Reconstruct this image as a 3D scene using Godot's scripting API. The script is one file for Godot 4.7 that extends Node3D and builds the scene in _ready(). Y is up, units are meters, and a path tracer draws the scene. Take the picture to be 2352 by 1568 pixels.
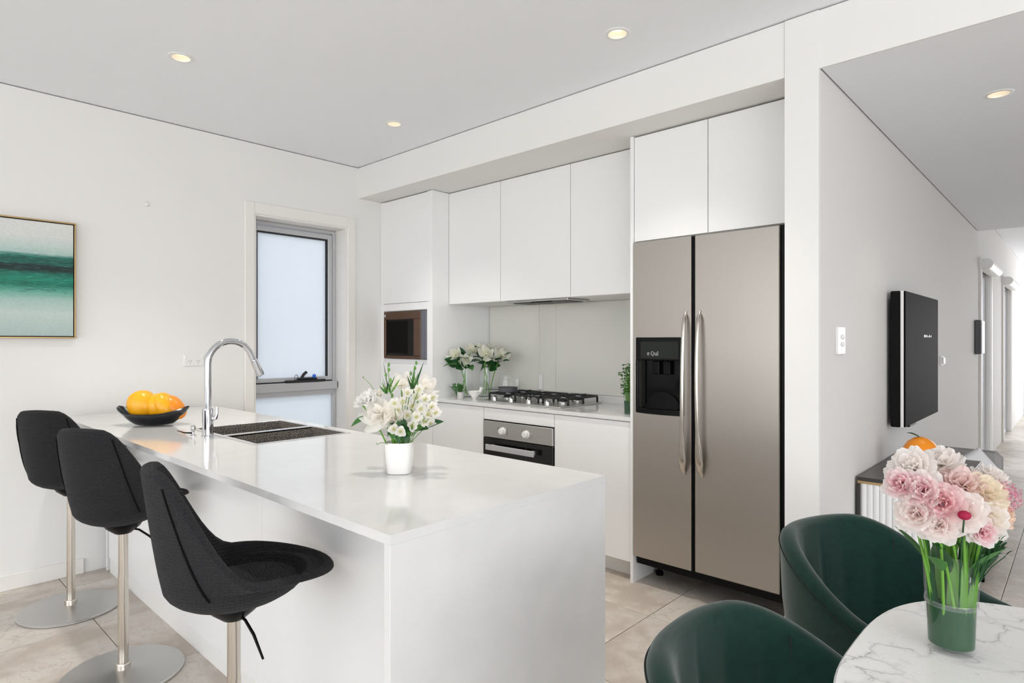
extends Node3D
# A white open-plan kitchen with an island, three black stools, a steel fridge and a hall to the right.
# Camera stands at x = 0, z = 0; -z runs into the kitchen, -x towards the window wall; metres.

const EYE := 1.326
const FOCAL := 1410.0
const YAW := 43.0
const WX := -4.20      # window wall
const BZ := -3.53      # kitchen back wall
const FZ := -2.93      # cabinet fronts
const PZ := -2.72      # bulkhead and pillar front
const HX := -0.802     # hall wall
const CH := 2.70       # main ceiling
const LH := 2.455      # bulkhead underside and hall ceiling
const WT := 0.907      # worktop height

var M := {}
var used := {}
var rng := RandomNumberGenerator.new()


# ---------------------------------------------------------------- mesh builder
class MB:
	var p := PackedVector3Array()
	var col := PackedColorArray()
	var cur := Color(1, 1, 1)

	func tri(a: Vector3, b: Vector3, c: Vector3) -> void:
		p.append(a); p.append(b); p.append(c)
		col.append(cur); col.append(cur); col.append(cur)

	func quad(a: Vector3, b: Vector3, c: Vector3, d: Vector3) -> void:
		tri(a, b, c); tri(a, c, d)

	func flip(k: int) -> void:
		var t := p[k + 1]; p[k + 1] = p[k + 2]; p[k + 2] = t
		var q := col[k + 1]; col[k + 1] = col[k + 2]; col[k + 2] = q

	func outward(from: int, c: Vector3) -> void:
		for k in range(from, p.size(), 3):
			var n := (p[k + 2] - p[k]).cross(p[k + 1] - p[k])
			if n.dot((p[k] + p[k + 1] + p[k + 2]) / 3.0 - c) < 0.0:
				flip(k)

	func orient(from: int) -> void:
		if p.size() <= from:
			return
		var vol := 0.0
		var c := p[from]
		for k in range(from, p.size(), 3):
			vol += (p[k] - c).dot((p[k + 1] - c).cross(p[k + 2] - c))
		if vol > 0.0:
			for k in range(from, p.size(), 3):
				flip(k)

	func box(c: Vector3, s: Vector3, b := 0.0) -> MB:
		var from := p.size()
		var h := s / 2.0
		b = minf(b, minf(h.x, minf(h.y, h.z)) * 0.98)
		var q := {}
		for i in 8:
			var sg := Vector3(1 if i & 1 else -1, 1 if i & 2 else -1, 1 if i & 4 else -1)
			for k in 3:
				var e := h - Vector3(b, b, b)
				e[k] = h[k]
				q[i * 3 + k] = c + sg * e
		for k in 3:
			var a := 1 << ((k + 1) % 3)
			var d := 1 << ((k + 2) % 3)
			for s2 in 2:
				var o: int = (1 << k) if s2 else 0
				quad(q[o * 3 + k], q[(o | a) * 3 + k], q[(o | a | d) * 3 + k], q[(o | d) * 3 + k])
			if b > 0.0:
				var k1 := (k + 1) % 3
				var k2 := (k + 2) % 3
				for s3 in 4:
					var o2: int = ((1 << k1) if s3 & 1 else 0) | ((1 << k2) if s3 & 2 else 0)
					var o3: int = o2 | (1 << k)
					quad(q[o2 * 3 + k1], q[o3 * 3 + k1], q[o3 * 3 + k2], q[o2 * 3 + k2])
		if b > 0.0:
			for i in 8:
				tri(q[i * 3], q[i * 3 + 1], q[i * 3 + 2])
		outward(from, c)
		return self

	# box between two corners
	func bx(a: Vector3, d: Vector3, b := 0.0) -> MB:
		return box((a + d) / 2.0, (d - a).abs(), b)

	# profile of (radius, y) turned round the y axis at c
	func lathe(prof: Array, segs := 32, c := Vector3.ZERO) -> MB:
		var from := p.size()
		for i in prof.size() - 1:
			var a: Vector2 = prof[i]
			var b: Vector2 = prof[i + 1]
			for k in segs:
				var t0 := TAU * k / segs
				var t1 := TAU * (k + 1) / segs
				var u0 := Vector3(cos(t0), 0, sin(t0))
				var u1 := Vector3(cos(t1), 0, sin(t1))
				var y0 := Vector3(0, a.y, 0) + c
				var y1 := Vector3(0, b.y, 0) + c
				if a.x > 1e-6:
					tri(u0 * a.x + y0, u1 * a.x + y0, u1 * b.x + y1)
				if b.x > 1e-6:
					tri(u0 * a.x + y0, u1 * b.x + y1, u0 * b.x + y1)
		orient(from)
		return self

	# tube along a path; radii: one float or one Vector2 (across, other) per point
	func tube(path: Array, rad, segs := 12, caps := true, up := Vector3(0.13, 1, 0.07)) -> MB:
		var from := p.size()
		var rings := []
		var n := up
		for i in path.size():
			var t: Vector3 = (path[mini(i + 1, path.size() - 1)] - path[maxi(i - 1, 0)]).normalized()
			n = (n - t * n.dot(t))
			if n.length() < 1e-5:
				n = t.cross(Vector3(1, 0.3, 0.2))
			n = n.normalized()
			var bb := t.cross(n)
			var r = rad[i] if rad is Array else rad
			var r2: Vector2 = r if r is Vector2 else Vector2(r, r)
			var ring := PackedVector3Array()
			for k in segs:
				var a := TAU * k / segs
				ring.append(path[i] + n * cos(a) * r2.x + bb * sin(a) * r2.y)
			rings.append(ring)
		for i in rings.size() - 1:
			for k in segs:
				var k1 := (k + 1) % segs
				quad(rings[i][k], rings[i][k1], rings[i + 1][k1], rings[i + 1][k])
		if caps:
			for k in segs:
				var k1 := (k + 1) % segs
				tri(path[0], rings[0][k1], rings[0][k])
				var e := rings.size() - 1
				tri(path[e], rings[e][k], rings[e][k1])
			orient(from)
		return self

	func ball(c: Vector3, r: Vector3, basis := Basis(), nu := 20, nv := 12, power := 1.0) -> MB:
		var from := p.size()
		var f := func(i: int, j: int) -> Vector3:
			var a := TAU * i / nu
			var b := PI * j / nv - PI / 2
			var v := Vector3(cos(b) * cos(a), sin(b), cos(b) * sin(a))
			if power != 1.0:
				v = Vector3(signf(v.x) * pow(absf(v.x), power), signf(v.y) * pow(absf(v.y), power), signf(v.z) * pow(absf(v.z), power))
			return c + basis * (v * r)
		for j in nv:
			for i in nu:
				if j > 0:
					tri(f.call(i, j), f.call(i + 1, j), f.call(i + 1, j + 1))
				if j < nv - 1 or j == 0:
					tri(f.call(i, j), f.call(i + 1, j + 1), f.call(i, j + 1))
		orient(from)
		return self

	# closed surface from rings of equal length (each a closed loop), joined one after another
	func rings(rr: Array, capped := true) -> MB:
		var from := p.size()
		var n: int = rr[0].size()
		for i in rr.size() - 1:
			for k in n:
				var k1 := (k + 1) % n
				quad(rr[i][k], rr[i][k1], rr[i + 1][k1], rr[i + 1][k])
		if capped:
			for e in [0, rr.size() - 1]:
				var c := Vector3.ZERO
				for v in rr[e]:
					c += v
				c /= n
				for k in n:
					var k1 := (k + 1) % n
					if e == 0:
						tri(c, rr[e][k1], rr[e][k])
					else:
						tri(c, rr[e][k], rr[e][k1])
		orient(from)
		return self

	# open sheet, f(u, v) with u, v in 0..1; colours by g(u, v) if given
	func sheet(f: Callable, nu: int, nv: int, g = null) -> MB:
		for i in nu:
			for j in nv:
				var u0 := float(i) / nu
				var u1 := float(i + 1) / nu
				var v0 := float(j) / nv
				var v1 := float(j + 1) / nv
				var a: Vector3 = f.call(u0, v0)
				var b: Vector3 = f.call(u1, v0)
				var c: Vector3 = f.call(u1, v1)
				var d: Vector3 = f.call(u0, v1)
				var k := col.size()
				quad(a, b, c, d)
				if g != null:
					var ca: Color = g.call(u0, v0)
					var cb: Color = g.call(u1, v0)
					var cc: Color = g.call(u1, v1)
					var cd: Color = g.call(u0, v1)
					col[k] = ca; col[k + 1] = cb; col[k + 2] = cc
					col[k + 3] = ca; col[k + 4] = cc; col[k + 5] = cd
		return self

	# outline in (x, z) extruded from y0 to y1
	func prism(poly: PackedVector2Array, y0: float, y1: float, b := 0.0) -> MB:
		var from := p.size()
		var levels := [[y0, 0.0], [y1, 0.0]]
		if b > 0.0:
			levels = [[y0, -b], [y0 + b, 0.0], [y1 - b, 0.0], [y1, -b]]
		var rr := []
		for l in levels:
			var pl: PackedVector2Array = poly
			if l[1] != 0.0:
				pl = PackedVector2Array()
				var n := poly.size()
				for i in n:
					var e0 := (poly[i] - poly[(i + n - 1) % n]).normalized()
					var e1 := (poly[(i + 1) % n] - poly[i]).normalized()
					var nn := Vector2((e0 + e1).y, -(e0 + e1).x).normalized()
					if Geometry2D.is_polygon_clockwise(poly):
						nn = -nn
					pl.append(poly[i] + nn * float(l[1]))
			var ring := PackedVector3Array()
			for v in pl:
				ring.append(Vector3(v.x, l[0], v.y))
			rr.append(ring)
		var n2: int = rr[0].size()
		for i in rr.size() - 1:
			for k in n2:
				var k1 := (k + 1) % n2
				quad(rr[i][k], rr[i][k1], rr[i + 1][k1], rr[i + 1][k])
		var idx := Geometry2D.triangulate_polygon(poly)
		for e in [0, rr.size() - 1]:
			for t in range(0, idx.size(), 3):
				if (e == 0):
					tri(rr[e][idx[t]], rr[e][idx[t + 2]], rr[e][idx[t + 1]])
				else:
					tri(rr[e][idx[t]], rr[e][idx[t + 1]], rr[e][idx[t + 2]])
		# sides and lids may be wound against one another: turn each by volume
		var probe := MB.new()
		var lids := idx.size() * 2
		var sides := p.size() - from - lids
		for k in sides:
			probe.p.append(p[from + k])
			probe.col.append(cur)
		for e in [0, rr.size() - 1]:
			var c := Vector3.ZERO
			for v in rr[e]:
				c += v
			c /= n2
			for k in n2:
				var k1 := (k + 1) % n2
				if e == 0:
					probe.tri(c, rr[e][k1], rr[e][k])
				else:
					probe.tri(c, rr[e][k], rr[e][k1])
		var first := probe.p[1]
		probe.orient(0)
		if probe.p[1] != first:
			for k in range(from, from + sides, 3):
				flip(k)
		for k in range(from + sides, p.size(), 3):
			var nrm := (p[k + 2] - p[k]).cross(p[k + 1] - p[k])
			if nrm.y * (p[k].y - (y0 + y1) / 2.0) < 0.0:
				flip(k)
		return self

	func turned(t: Transform3D, from := 0) -> MB:
		for k in range(from, p.size()):
			p[k] = t * p[k]
		return self

	func add(o: MB, t := Transform3D()) -> MB:
		for v in o.p:
			p.append(t * v)
		col.append_array(o.col)
		return self

	func mesh(crease := 32.0, colored := false) -> ArrayMesh:
		var nf := p.size() / 3
		var fn := PackedVector3Array()
		var fu := PackedVector3Array()
		fn.resize(nf)
		fu.resize(nf)
		for i in nf:
			var n := (p[i * 3 + 2] - p[i * 3]).cross(p[i * 3 + 1] - p[i * 3])
			fn[i] = n
			fu[i] = n.normalized()
		var normals := PackedVector3Array()
		normals.resize(p.size())
		if crease <= 0.0:
			for k in p.size():
				normals[k] = fu[k / 3]
		else:
			var at := {}
			for k in p.size():
				var key := Vector3i((p[k] * 50000.0).round())
				if at.has(key):
					at[key].append(k / 3)
				else:
					at[key] = [k / 3]
			var lim := cos(deg_to_rad(crease))
			for k in p.size():
				var me := fu[k / 3]
				var s := Vector3.ZERO
				for f in at[Vector3i((p[k] * 50000.0).round())]:
					if fu[f].dot(me) >= lim:
						s += fn[f]
				normals[k] = s.normalized() if s.length_squared() > 1e-20 else me
		var arr := []
		arr.resize(Mesh.ARRAY_MAX)
		arr[Mesh.ARRAY_VERTEX] = p
		arr[Mesh.ARRAY_NORMAL] = normals
		if colored:
			arr[Mesh.ARRAY_COLOR] = col
		var m := ArrayMesh.new()
		m.add_surface_from_arrays(Mesh.PRIMITIVE_TRIANGLES, arr)
		return m


func V(x: float, y: float, z: float) -> Vector3:
	return Vector3(x, y, z)


# ---------------------------------------------------------------- nodes
func numbered(called: String) -> String:
	if not used.has(called):
		used[called] = 0
		return called
	used[called] += 1
	return "%s_%03d" % [called, used[called]]


func tag(o: Node3D, label: String, category: String, group := "") -> Node3D:
	o.set_meta("label", label)
	o.set_meta("category", category)
	if group:
		o.set_meta("group", group)
	return o


func thing(called: String, label: String, category: String, at := Vector3.ZERO, turn := 0.0, group := "") -> Node3D:
	var o := Node3D.new()
	o.name = numbered(called)
	add_child(o)
	o.position = at
	o.rotation.y = turn
	tag(o, label, category, group)
	return o


func part(called: String, mb: MB, mat: Material, parent: Node = self, crease := 32.0, colored := false) -> MeshInstance3D:
	return part_mesh(called, mb.mesh(crease, colored), mat, parent)


func part_mesh(called: String, mesh: Mesh, mat: Material, parent: Node = self) -> MeshInstance3D:
	var o := MeshInstance3D.new()
	o.name = numbered(called) if parent == self else called
	o.mesh = mesh
	o.material_override = mat
	parent.add_child(o, true)
	return o


func struct(called: String, mb: MB, mat: Material, parent: Node = self) -> MeshInstance3D:
	var o := part(called, mb, mat, parent, 0.0)
	o.set_meta("kind", "structure")
	return o


func copy_of(o: Node3D, at: Vector3, turn: float, label: String, group := "") -> Node3D:
	var c: Node3D = o.duplicate()
	var stem := String(o.name)
	c.name = numbered(stem)
	add_child(c)
	c.position = at
	c.rotation.y = turn
	c.set_meta("label", label)
	if group:
		c.set_meta("group", group)
	return c


# a point seen at that pixel of the 2352 x 1568 picture, at that depth
func pt(px: float, py: float, d: float) -> Vector3:
	var y := deg_to_rad(YAW)
	var u := (px - 1176.0) / FOCAL * d
	return V(-sin(y) * d + cos(y) * u, EYE - (py - 784.0) / FOCAL * d, -cos(y) * d - sin(y) * u)


# ---------------------------------------------------------------- materials
func srgb(r: float, g: float, b: float) -> Color:
	return Color(r / 255.0, g / 255.0, b / 255.0)


func mat(called: String, c: Color, rough: float, metal := 0.0, spec := 0.5) -> StandardMaterial3D:
	var m := StandardMaterial3D.new()
	m.resource_name = called
	m.albedo_color = c
	m.roughness = rough
	m.metallic = metal
	m.metallic_specular = spec
	M[called] = m
	return m


func noise(seed_: int, freq: float, kind := FastNoiseLite.TYPE_SIMPLEX_SMOOTH, octaves := 4) -> FastNoiseLite:
	var n := FastNoiseLite.new()
	n.seed = seed_
	n.frequency = freq
	n.noise_type = kind
	n.fractal_type = FastNoiseLite.FRACTAL_FBM
	n.fractal_octaves = octaves
	return n


# picture computed pixel by pixel
func pic(w: int, h: int, f: Callable) -> ImageTexture:
	var im := Image.create(w, h, false, Image.FORMAT_RGB8)
	for y in h:
		for x in w:
			im.set_pixel(x, y, f.call(x, y))
	return ImageTexture.create_from_image(im)


func triplanar(m: StandardMaterial3D, tex: Texture2D, scale: float, world := true) -> void:
	m.albedo_texture = tex
	m.uv1_triplanar = true
	m.uv1_world_triplanar = world
	m.uv1_scale = Vector3(scale, scale, scale)


func relief(m: StandardMaterial3D, tex: Texture2D, scale: float, depth: float, world := false) -> void:
	m.heightmap_enabled = true
	m.heightmap_texture = tex
	m.heightmap_scale = depth
	m.uv1_triplanar = true
	m.uv1_world_triplanar = world
	m.uv1_scale = Vector3(scale, scale, scale)


func glass(called: String, c: Color, alpha := 0.06) -> StandardMaterial3D:
	var m := mat(called, Color(c.r, c.g, c.b, alpha), 0.03)
	m.transparency = BaseMaterial3D.TRANSPARENCY_ALPHA
	return m


func materials() -> void:
	mat("wall", srgb(240, 239, 236), 0.75, 0.0, 0.3)
	mat("ceiling", srgb(248, 250, 253), 0.85, 0.0, 0.3)
	mat("hall_wall", srgb(232, 230, 227), 0.7, 0.0, 0.3)
	mat("trim", srgb(241, 238, 233), 0.4)
	mat("cabinet", srgb(245, 245, 244), 0.22)
	mat("carcass", srgb(240, 239, 236), 0.4)
	mat("gap", srgb(70, 68, 66), 0.9)
	mat("grout", srgb(120, 110, 100), 0.95)
	mat("alu", srgb(196, 197, 200), 0.38, 0.35)
	mat("rubber", srgb(30, 31, 36), 0.6)
	mat("black_plastic", srgb(11, 11, 12), 0.35, 0.0, 0.25)
	mat("black_gloss", srgb(6, 6, 6), 0.1, 0.0, 0.3)
	mat("screen", srgb(24, 22, 20), 0.62, 0.0, 0.12)
	mat("chrome", srgb(215, 216, 220), 0.06, 1.0)
	mat("steel", srgb(198, 197, 195), 0.33, 1.0)
	mat("pole_steel", srgb(205, 198, 188), 0.2, 1.0)
	mat("fridge", srgb(178, 173, 167), 0.36, 1.0)
	mat("handle", srgb(200, 194, 186), 0.18, 1.0)
	mat("dark_steel", srgb(120, 120, 124), 0.35, 0.8)
	mat("rim_steel", srgb(226, 226, 226), 0.25, 0.7)
	mat("iron", srgb(20, 21, 24), 0.5)
	mat("copper", srgb(98, 72, 56), 0.3, 0.7)
	mat("oven_glass", srgb(12, 12, 13), 0.08)
	mat("white_plastic", srgb(240, 239, 237), 0.35)
	mat("white_ceramic", srgb(246, 244, 240), 0.15)
	mat("bowl_black", srgb(14, 16, 20), 0.16)
	mat("gold", srgb(186, 160, 118), 0.3, 0.9)
	mat("dark_lacquer", srgb(52, 48, 45), 0.3)
	mat("blue", srgb(30, 110, 220), 0.4)
	mat("slate", srgb(84, 84, 87), 0.5)
	mat("stamen", srgb(190, 170, 60), 0.6)
	mat("paver", srgb(190, 188, 184), 0.9)
	mat("fence", srgb(205, 212, 218), 0.8)
	mat("leaf", srgb(58, 112, 44), 0.45)
	mat("dark_leaf", srgb(28, 74, 34), 0.4)
	mat("stem", srgb(110, 165, 62), 0.5)
	mat("sprig", srgb(96, 140, 62), 0.5)
	for k in ["leaf", "dark_leaf", "stem", "sprig"]:
		M[k].backlight_enabled = true
		M[k].backlight = M[k].albedo_color.darkened(0.3)
	var pet := mat("petal", Color.WHITE, 0.6)
	pet.vertex_color_use_as_albedo = true
	pet.backlight_enabled = true
	pet.backlight = Color(1.0, 0.99, 0.97)
	var fr := mat("fruit", srgb(255, 180, 22), 0.32)
	fr.subsurf_scatter_enabled = true
	fr.subsurf_scatter_strength = 0.08
	mat("fruit_deep", srgb(247, 148, 22), 0.32)
	glass("clear_glass", srgb(228, 240, 236), 0.02).metallic_specular = 0.36
	glass("smoke_glass", srgb(170, 178, 172), 0.2)
	var gw := mat("green_water", Color(0.06, 0.29, 0.14, 0.9), 0.05)
	gw.metallic_specular = 0.2
	gw.transparency = BaseMaterial3D.TRANSPARENCY_ALPHA
	var sp := mat("splash", srgb(229, 228, 220), 0.1)
	sp.clearcoat_enabled = true
	sp.clearcoat = 0.4
	sp.clearcoat_roughness = 0.03
	# frosted panes: half of the daylight outside comes through, scattered
	var fg := mat("frosted", srgb(240, 245, 249), 0.3)
	fg.backlight_enabled = true
	fg.backlight = Color(0.97, 0.985, 1.0)
	var bl := mat("lamp_glow", srgb(255, 240, 215), 0.5)
	bl.emission_enabled = true
	bl.emission = srgb(255, 226, 176)
	bl.emission_energy_multiplier = 1.6

	# engineered stone: white with the faintest fleck
	var n1 := noise(3, 0.02)
	var im1 := n1.get_seamless_image(256, 256)
	var st := mat("stone", Color.WHITE, 0.09)
	triplanar(st, pic(256, 256, func(x, y):
		var v: float = im1.get_pixel(x, y).r
		var g := 0.892 + 0.02 * (v - 0.5)
		return Color(g, g * 0.998, g * 0.992)), 1.3)
	# floor tiles: clouded beige stone
	var na := noise(11, 0.008, FastNoiseLite.TYPE_SIMPLEX_SMOOTH, 5).get_seamless_image(512, 512)
	var nb := noise(12, 0.03, FastNoiseLite.TYPE_SIMPLEX_SMOOTH, 5).get_seamless_image(512, 512)
	var nc := noise(13, 0.2, FastNoiseLite.TYPE_SIMPLEX_SMOOTH, 3).get_seamless_image(512, 512)
	var tile_tex := pic(512, 512, func(x, y):
		var a: float = na.get_pixel(x, y).r
		var b: float = nb.get_pixel(x, y).r
		var c: float = nc.get_pixel(x, y).r
		var k := clampf(0.5 + (a - 0.5) * 1.1 + (b - 0.5) * 0.5, 0, 1)
		var o := srgb(200, 189, 177).lerp(srgb(224, 217, 208), smoothstep(0.15, 0.75, k))
		var vein := smoothstep(0.055, 0.0, absf(b - 0.52)) * smoothstep(0.45, 0.75, a)
		o = o.lerp(srgb(160, 142, 124), 0.35 * vein)
		return o.darkened(0.05 * (c - 0.4)))
	for i in 4:
		var tm := mat("tile%d" % i, [Color(1, 1, 1), Color(0.985, 0.98, 0.975), Color(0.97, 0.965, 0.96), Color(0.99, 0.98, 0.97)][i], 0.38)
		triplanar(tm, tile_tex, 0.42 + 0.04 * i)
		tm.uv1_offset = Vector3(0.31, 0.17, 0.53) * i
	# marble of the table
	var ma := noise(21, 0.006, FastNoiseLite.TYPE_SIMPLEX_SMOOTH, 5).get_seamless_image(512, 512)
	var mb2 := noise(22, 0.012, FastNoiseLite.TYPE_SIMPLEX_SMOOTH, 4).get_seamless_image(512, 512)
	var marble := mat("marble", Color.WHITE, 0.12)
	triplanar(marble, pic(512, 512, func(x, y):
		var a: float = ma.get_pixel(x, y).r
		var b: float = mb2.get_pixel(x, y).r
		var v := smoothstep(0.014, 0.0, absf(a - 0.5)) * 0.55 * smoothstep(0.3, 0.6, b) + smoothstep(0.09, 0.0, absf(a - 0.5)) * 0.13
		v += smoothstep(0.01, 0.0, absf(b - 0.56)) * 0.2
		return srgb(244, 243, 240).lerp(srgb(150, 150, 150), clampf(v, 0, 1))), 1.5)
	# woven black cloth of the stools
	var weave := pic(64, 64, func(x, y):
		var r: float = 0.5 + 0.5 * sin(TAU * y / 16.0 + 0.9 * sin(TAU * x / 32.0))
		var q: float = 0.5 + 0.5 * sin(TAU * x / 8.0 + (PI if (y / 16) % 2 else 0.0))
		var g := clampf(0.65 * r + 0.35 * q, 0, 1)
		return Color(g, g, g))
	var cl := mat("black_cloth", srgb(38, 38, 40), 0.85, 0.0, 0.35)
	cl.rim_enabled = true
	cl.rim = 0.25
	relief(cl, weave, 26.0, 0.4)
	var seam := mat("seam", srgb(16, 16, 17), 0.9)
	seam.metallic_specular = 0.2
	# velvet
	var vel := noise(31, 0.05, FastNoiseLite.TYPE_SIMPLEX_SMOOTH, 3).get_seamless_image(256, 256)
	var vm := mat("velvet", Color.WHITE, 0.7, 0.0, 0.25)
	triplanar(vm, pic(256, 256, func(x, y):
		var v: float = vel.get_pixel(x, y).r
		return srgb(6, 38, 31).lerp(srgb(11, 52, 43), v)), 3.0, false)
	vm.rim_enabled = true
	vm.rim = 0.6
	vm.rim_tint = 0.92
	mat("velvet_dark", srgb(7, 26, 22), 0.8)
	# grey sofa cloth
	var sc := mat("grey_cloth", srgb(176, 173, 172), 0.9, 0.0, 0.2)
	relief(sc, weave, 20.0, 0.2)
	mat("pale_cloth", srgb(226, 225, 225), 0.9, 0.0, 0.2)
	mat("white_cloth", srgb(240, 240, 241), 0.9, 0.0, 0.2)
	# speckled sink
	var si := noise(41, 0.45, FastNoiseLite.TYPE_SIMPLEX, 1).get_seamless_image(256, 256)
	var sk := mat("sink_speckle", Color.WHITE, 0.4, 0.1)
	triplanar(sk, pic(256, 256, func(x, y):
		var v: float = si.get_pixel(x, y).r
		return srgb(98, 91, 85).lerp(srgb(225, 216, 204), smoothstep(0.58, 0.8, v)).lerp(srgb(38, 34, 32), smoothstep(0.45, 0.2, v))), 1.8)
	# the print of the seascape
	var pa := noise(51, 0.012)
	var pb := noise(52, 0.05)
	var paint := mat("seascape", Color.WHITE, 0.55)
	paint.albedo_texture = pic(512, 384, func(x, y):
		var t: float = y / 384.0
		var w: float = 0.012 * pa.get_noise_2d(x * 0.5, y * 6.0) + 0.010 * pb.get_noise_2d(x * 0.6, y * 5.0)
		var streak: float = pb.get_noise_2d(x * 0.35, y * 9.0)
		var fine: float = pb.get_noise_2d(x * 2.0, y * 22.0)
		var s: float = t + w
		var stops := [[0.0, srgb(226, 228, 224)], [0.12, srgb(224, 226, 222)], [0.22, srgb(196, 214, 208)], [0.275, srgb(176, 204, 196)], [0.305, srgb(40, 112, 98)], [0.34, srgb(12, 84, 72)], [0.365, srgb(20, 96, 84)],
			[0.385, srgb(6, 42, 38)], [0.425, srgb(8, 40, 38)], [0.445, srgb(14, 104, 86)], [0.50, srgb(20, 140, 112)], [0.55, srgb(18, 116, 94)], [0.60, srgb(96, 170, 148)], [0.68, srgb(170, 202, 192)], [0.80, srgb(198, 214, 208)], [1.0, srgb(176, 196, 192)]]
		var o: Color = stops[0][1]
		for i in stops.size() - 1:
			if s >= stops[i][0]:
				o = stops[i][1].lerp(stops[i + 1][1], clampf((s - stops[i][0]) / (stops[i + 1][0] - stops[i][0]), 0, 1))
		if t > 0.29 and t < 0.62:
			o = o.lerp(srgb(140, 205, 186), smoothstep(0.25, 0.5, streak) * 0.45)
			o = o.lerp(srgb(4, 30, 28), smoothstep(0.15, 0.45, -streak) * 0.35)
		return o.lerp(o.darkened(0.12), clampf(fine, 0, 1)))


# ---------------------------------------------------------------- the place
func _ready() -> void:
	rng.seed = 7
	var cam := Camera3D.new()
	cam.name = "camera"
	add_child(cam)
	cam.position = V(0, EYE, 0)
	cam.rotation.y = deg_to_rad(YAW)
	cam.fov = rad_to_deg(2.0 * atan(784.0 / FOCAL))
	cam.near = 0.05
	cam.far = 200.0
	cam.current = true

	var we := WorldEnvironment.new()
	we.name = "world_environment"
	var env := Environment.new()
	env.background_mode = Environment.BG_SKY
	var sky := Sky.new()
	var sm := ProceduralSkyMaterial.new()
	sm.sky_top_color = srgb(232, 238, 247)
	sm.sky_horizon_color = srgb(246, 248, 252)
	sm.ground_horizon_color = srgb(225, 225, 224)
	sm.ground_bottom_color = srgb(200, 199, 196)
	sm.sky_curve = 0.2
	sky.sky_material = sm
	env.sky = sky
	env.background_energy_multiplier = 2.3
	env.tonemap_mode = Environment.TONE_MAPPER_LINEAR
	env.tonemap_exposure = 1.045
	env.sdfgi_enabled = true
	env.ssao_enabled = true
	env.ssil_enabled = true
	we.environment = env
	add_child(we)

	# daylight through the glazed openings behind and beside the camera
	# (turned up a little: most of it comes off the sunlit paving outside)
	daylight("garden_daylight", V(-0.3, 1.2, 7.1), 0.0, Vector2(7.0, 2.2), 20.5, 64.0)
	daylight("side_daylight", V(4.1, 1.2, 1.8), 90.0, Vector2(6.4, 2.2), 16.0, 48.0)
	daylight("hall_daylight", V(1.8, 1.2, -14.6), 180.0, Vector2(4.6, 2.1), 9.0, 15.0)

	materials()
	shell()
	window_left()
	kitchen()
	fridge()
	island()
	stools()
	hall()
	dining()
	kitchen_small()
	island_small()


func daylight(called: String, at: Vector3, turn: float, size: Vector2, energy: float, tilt := 0.0) -> void:
	var l := AreaLight3D.new()
	l.name = called
	add_child(l)
	l.position = at
	l.rotation_degrees = V(tilt, turn, 0)
	l.area_size = size
	l.light_energy = energy
	l.light_color = Color(0.978, 0.985, 1.0)
	l.shadow_enabled = true
	l.set("area_range", 30.0)


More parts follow.
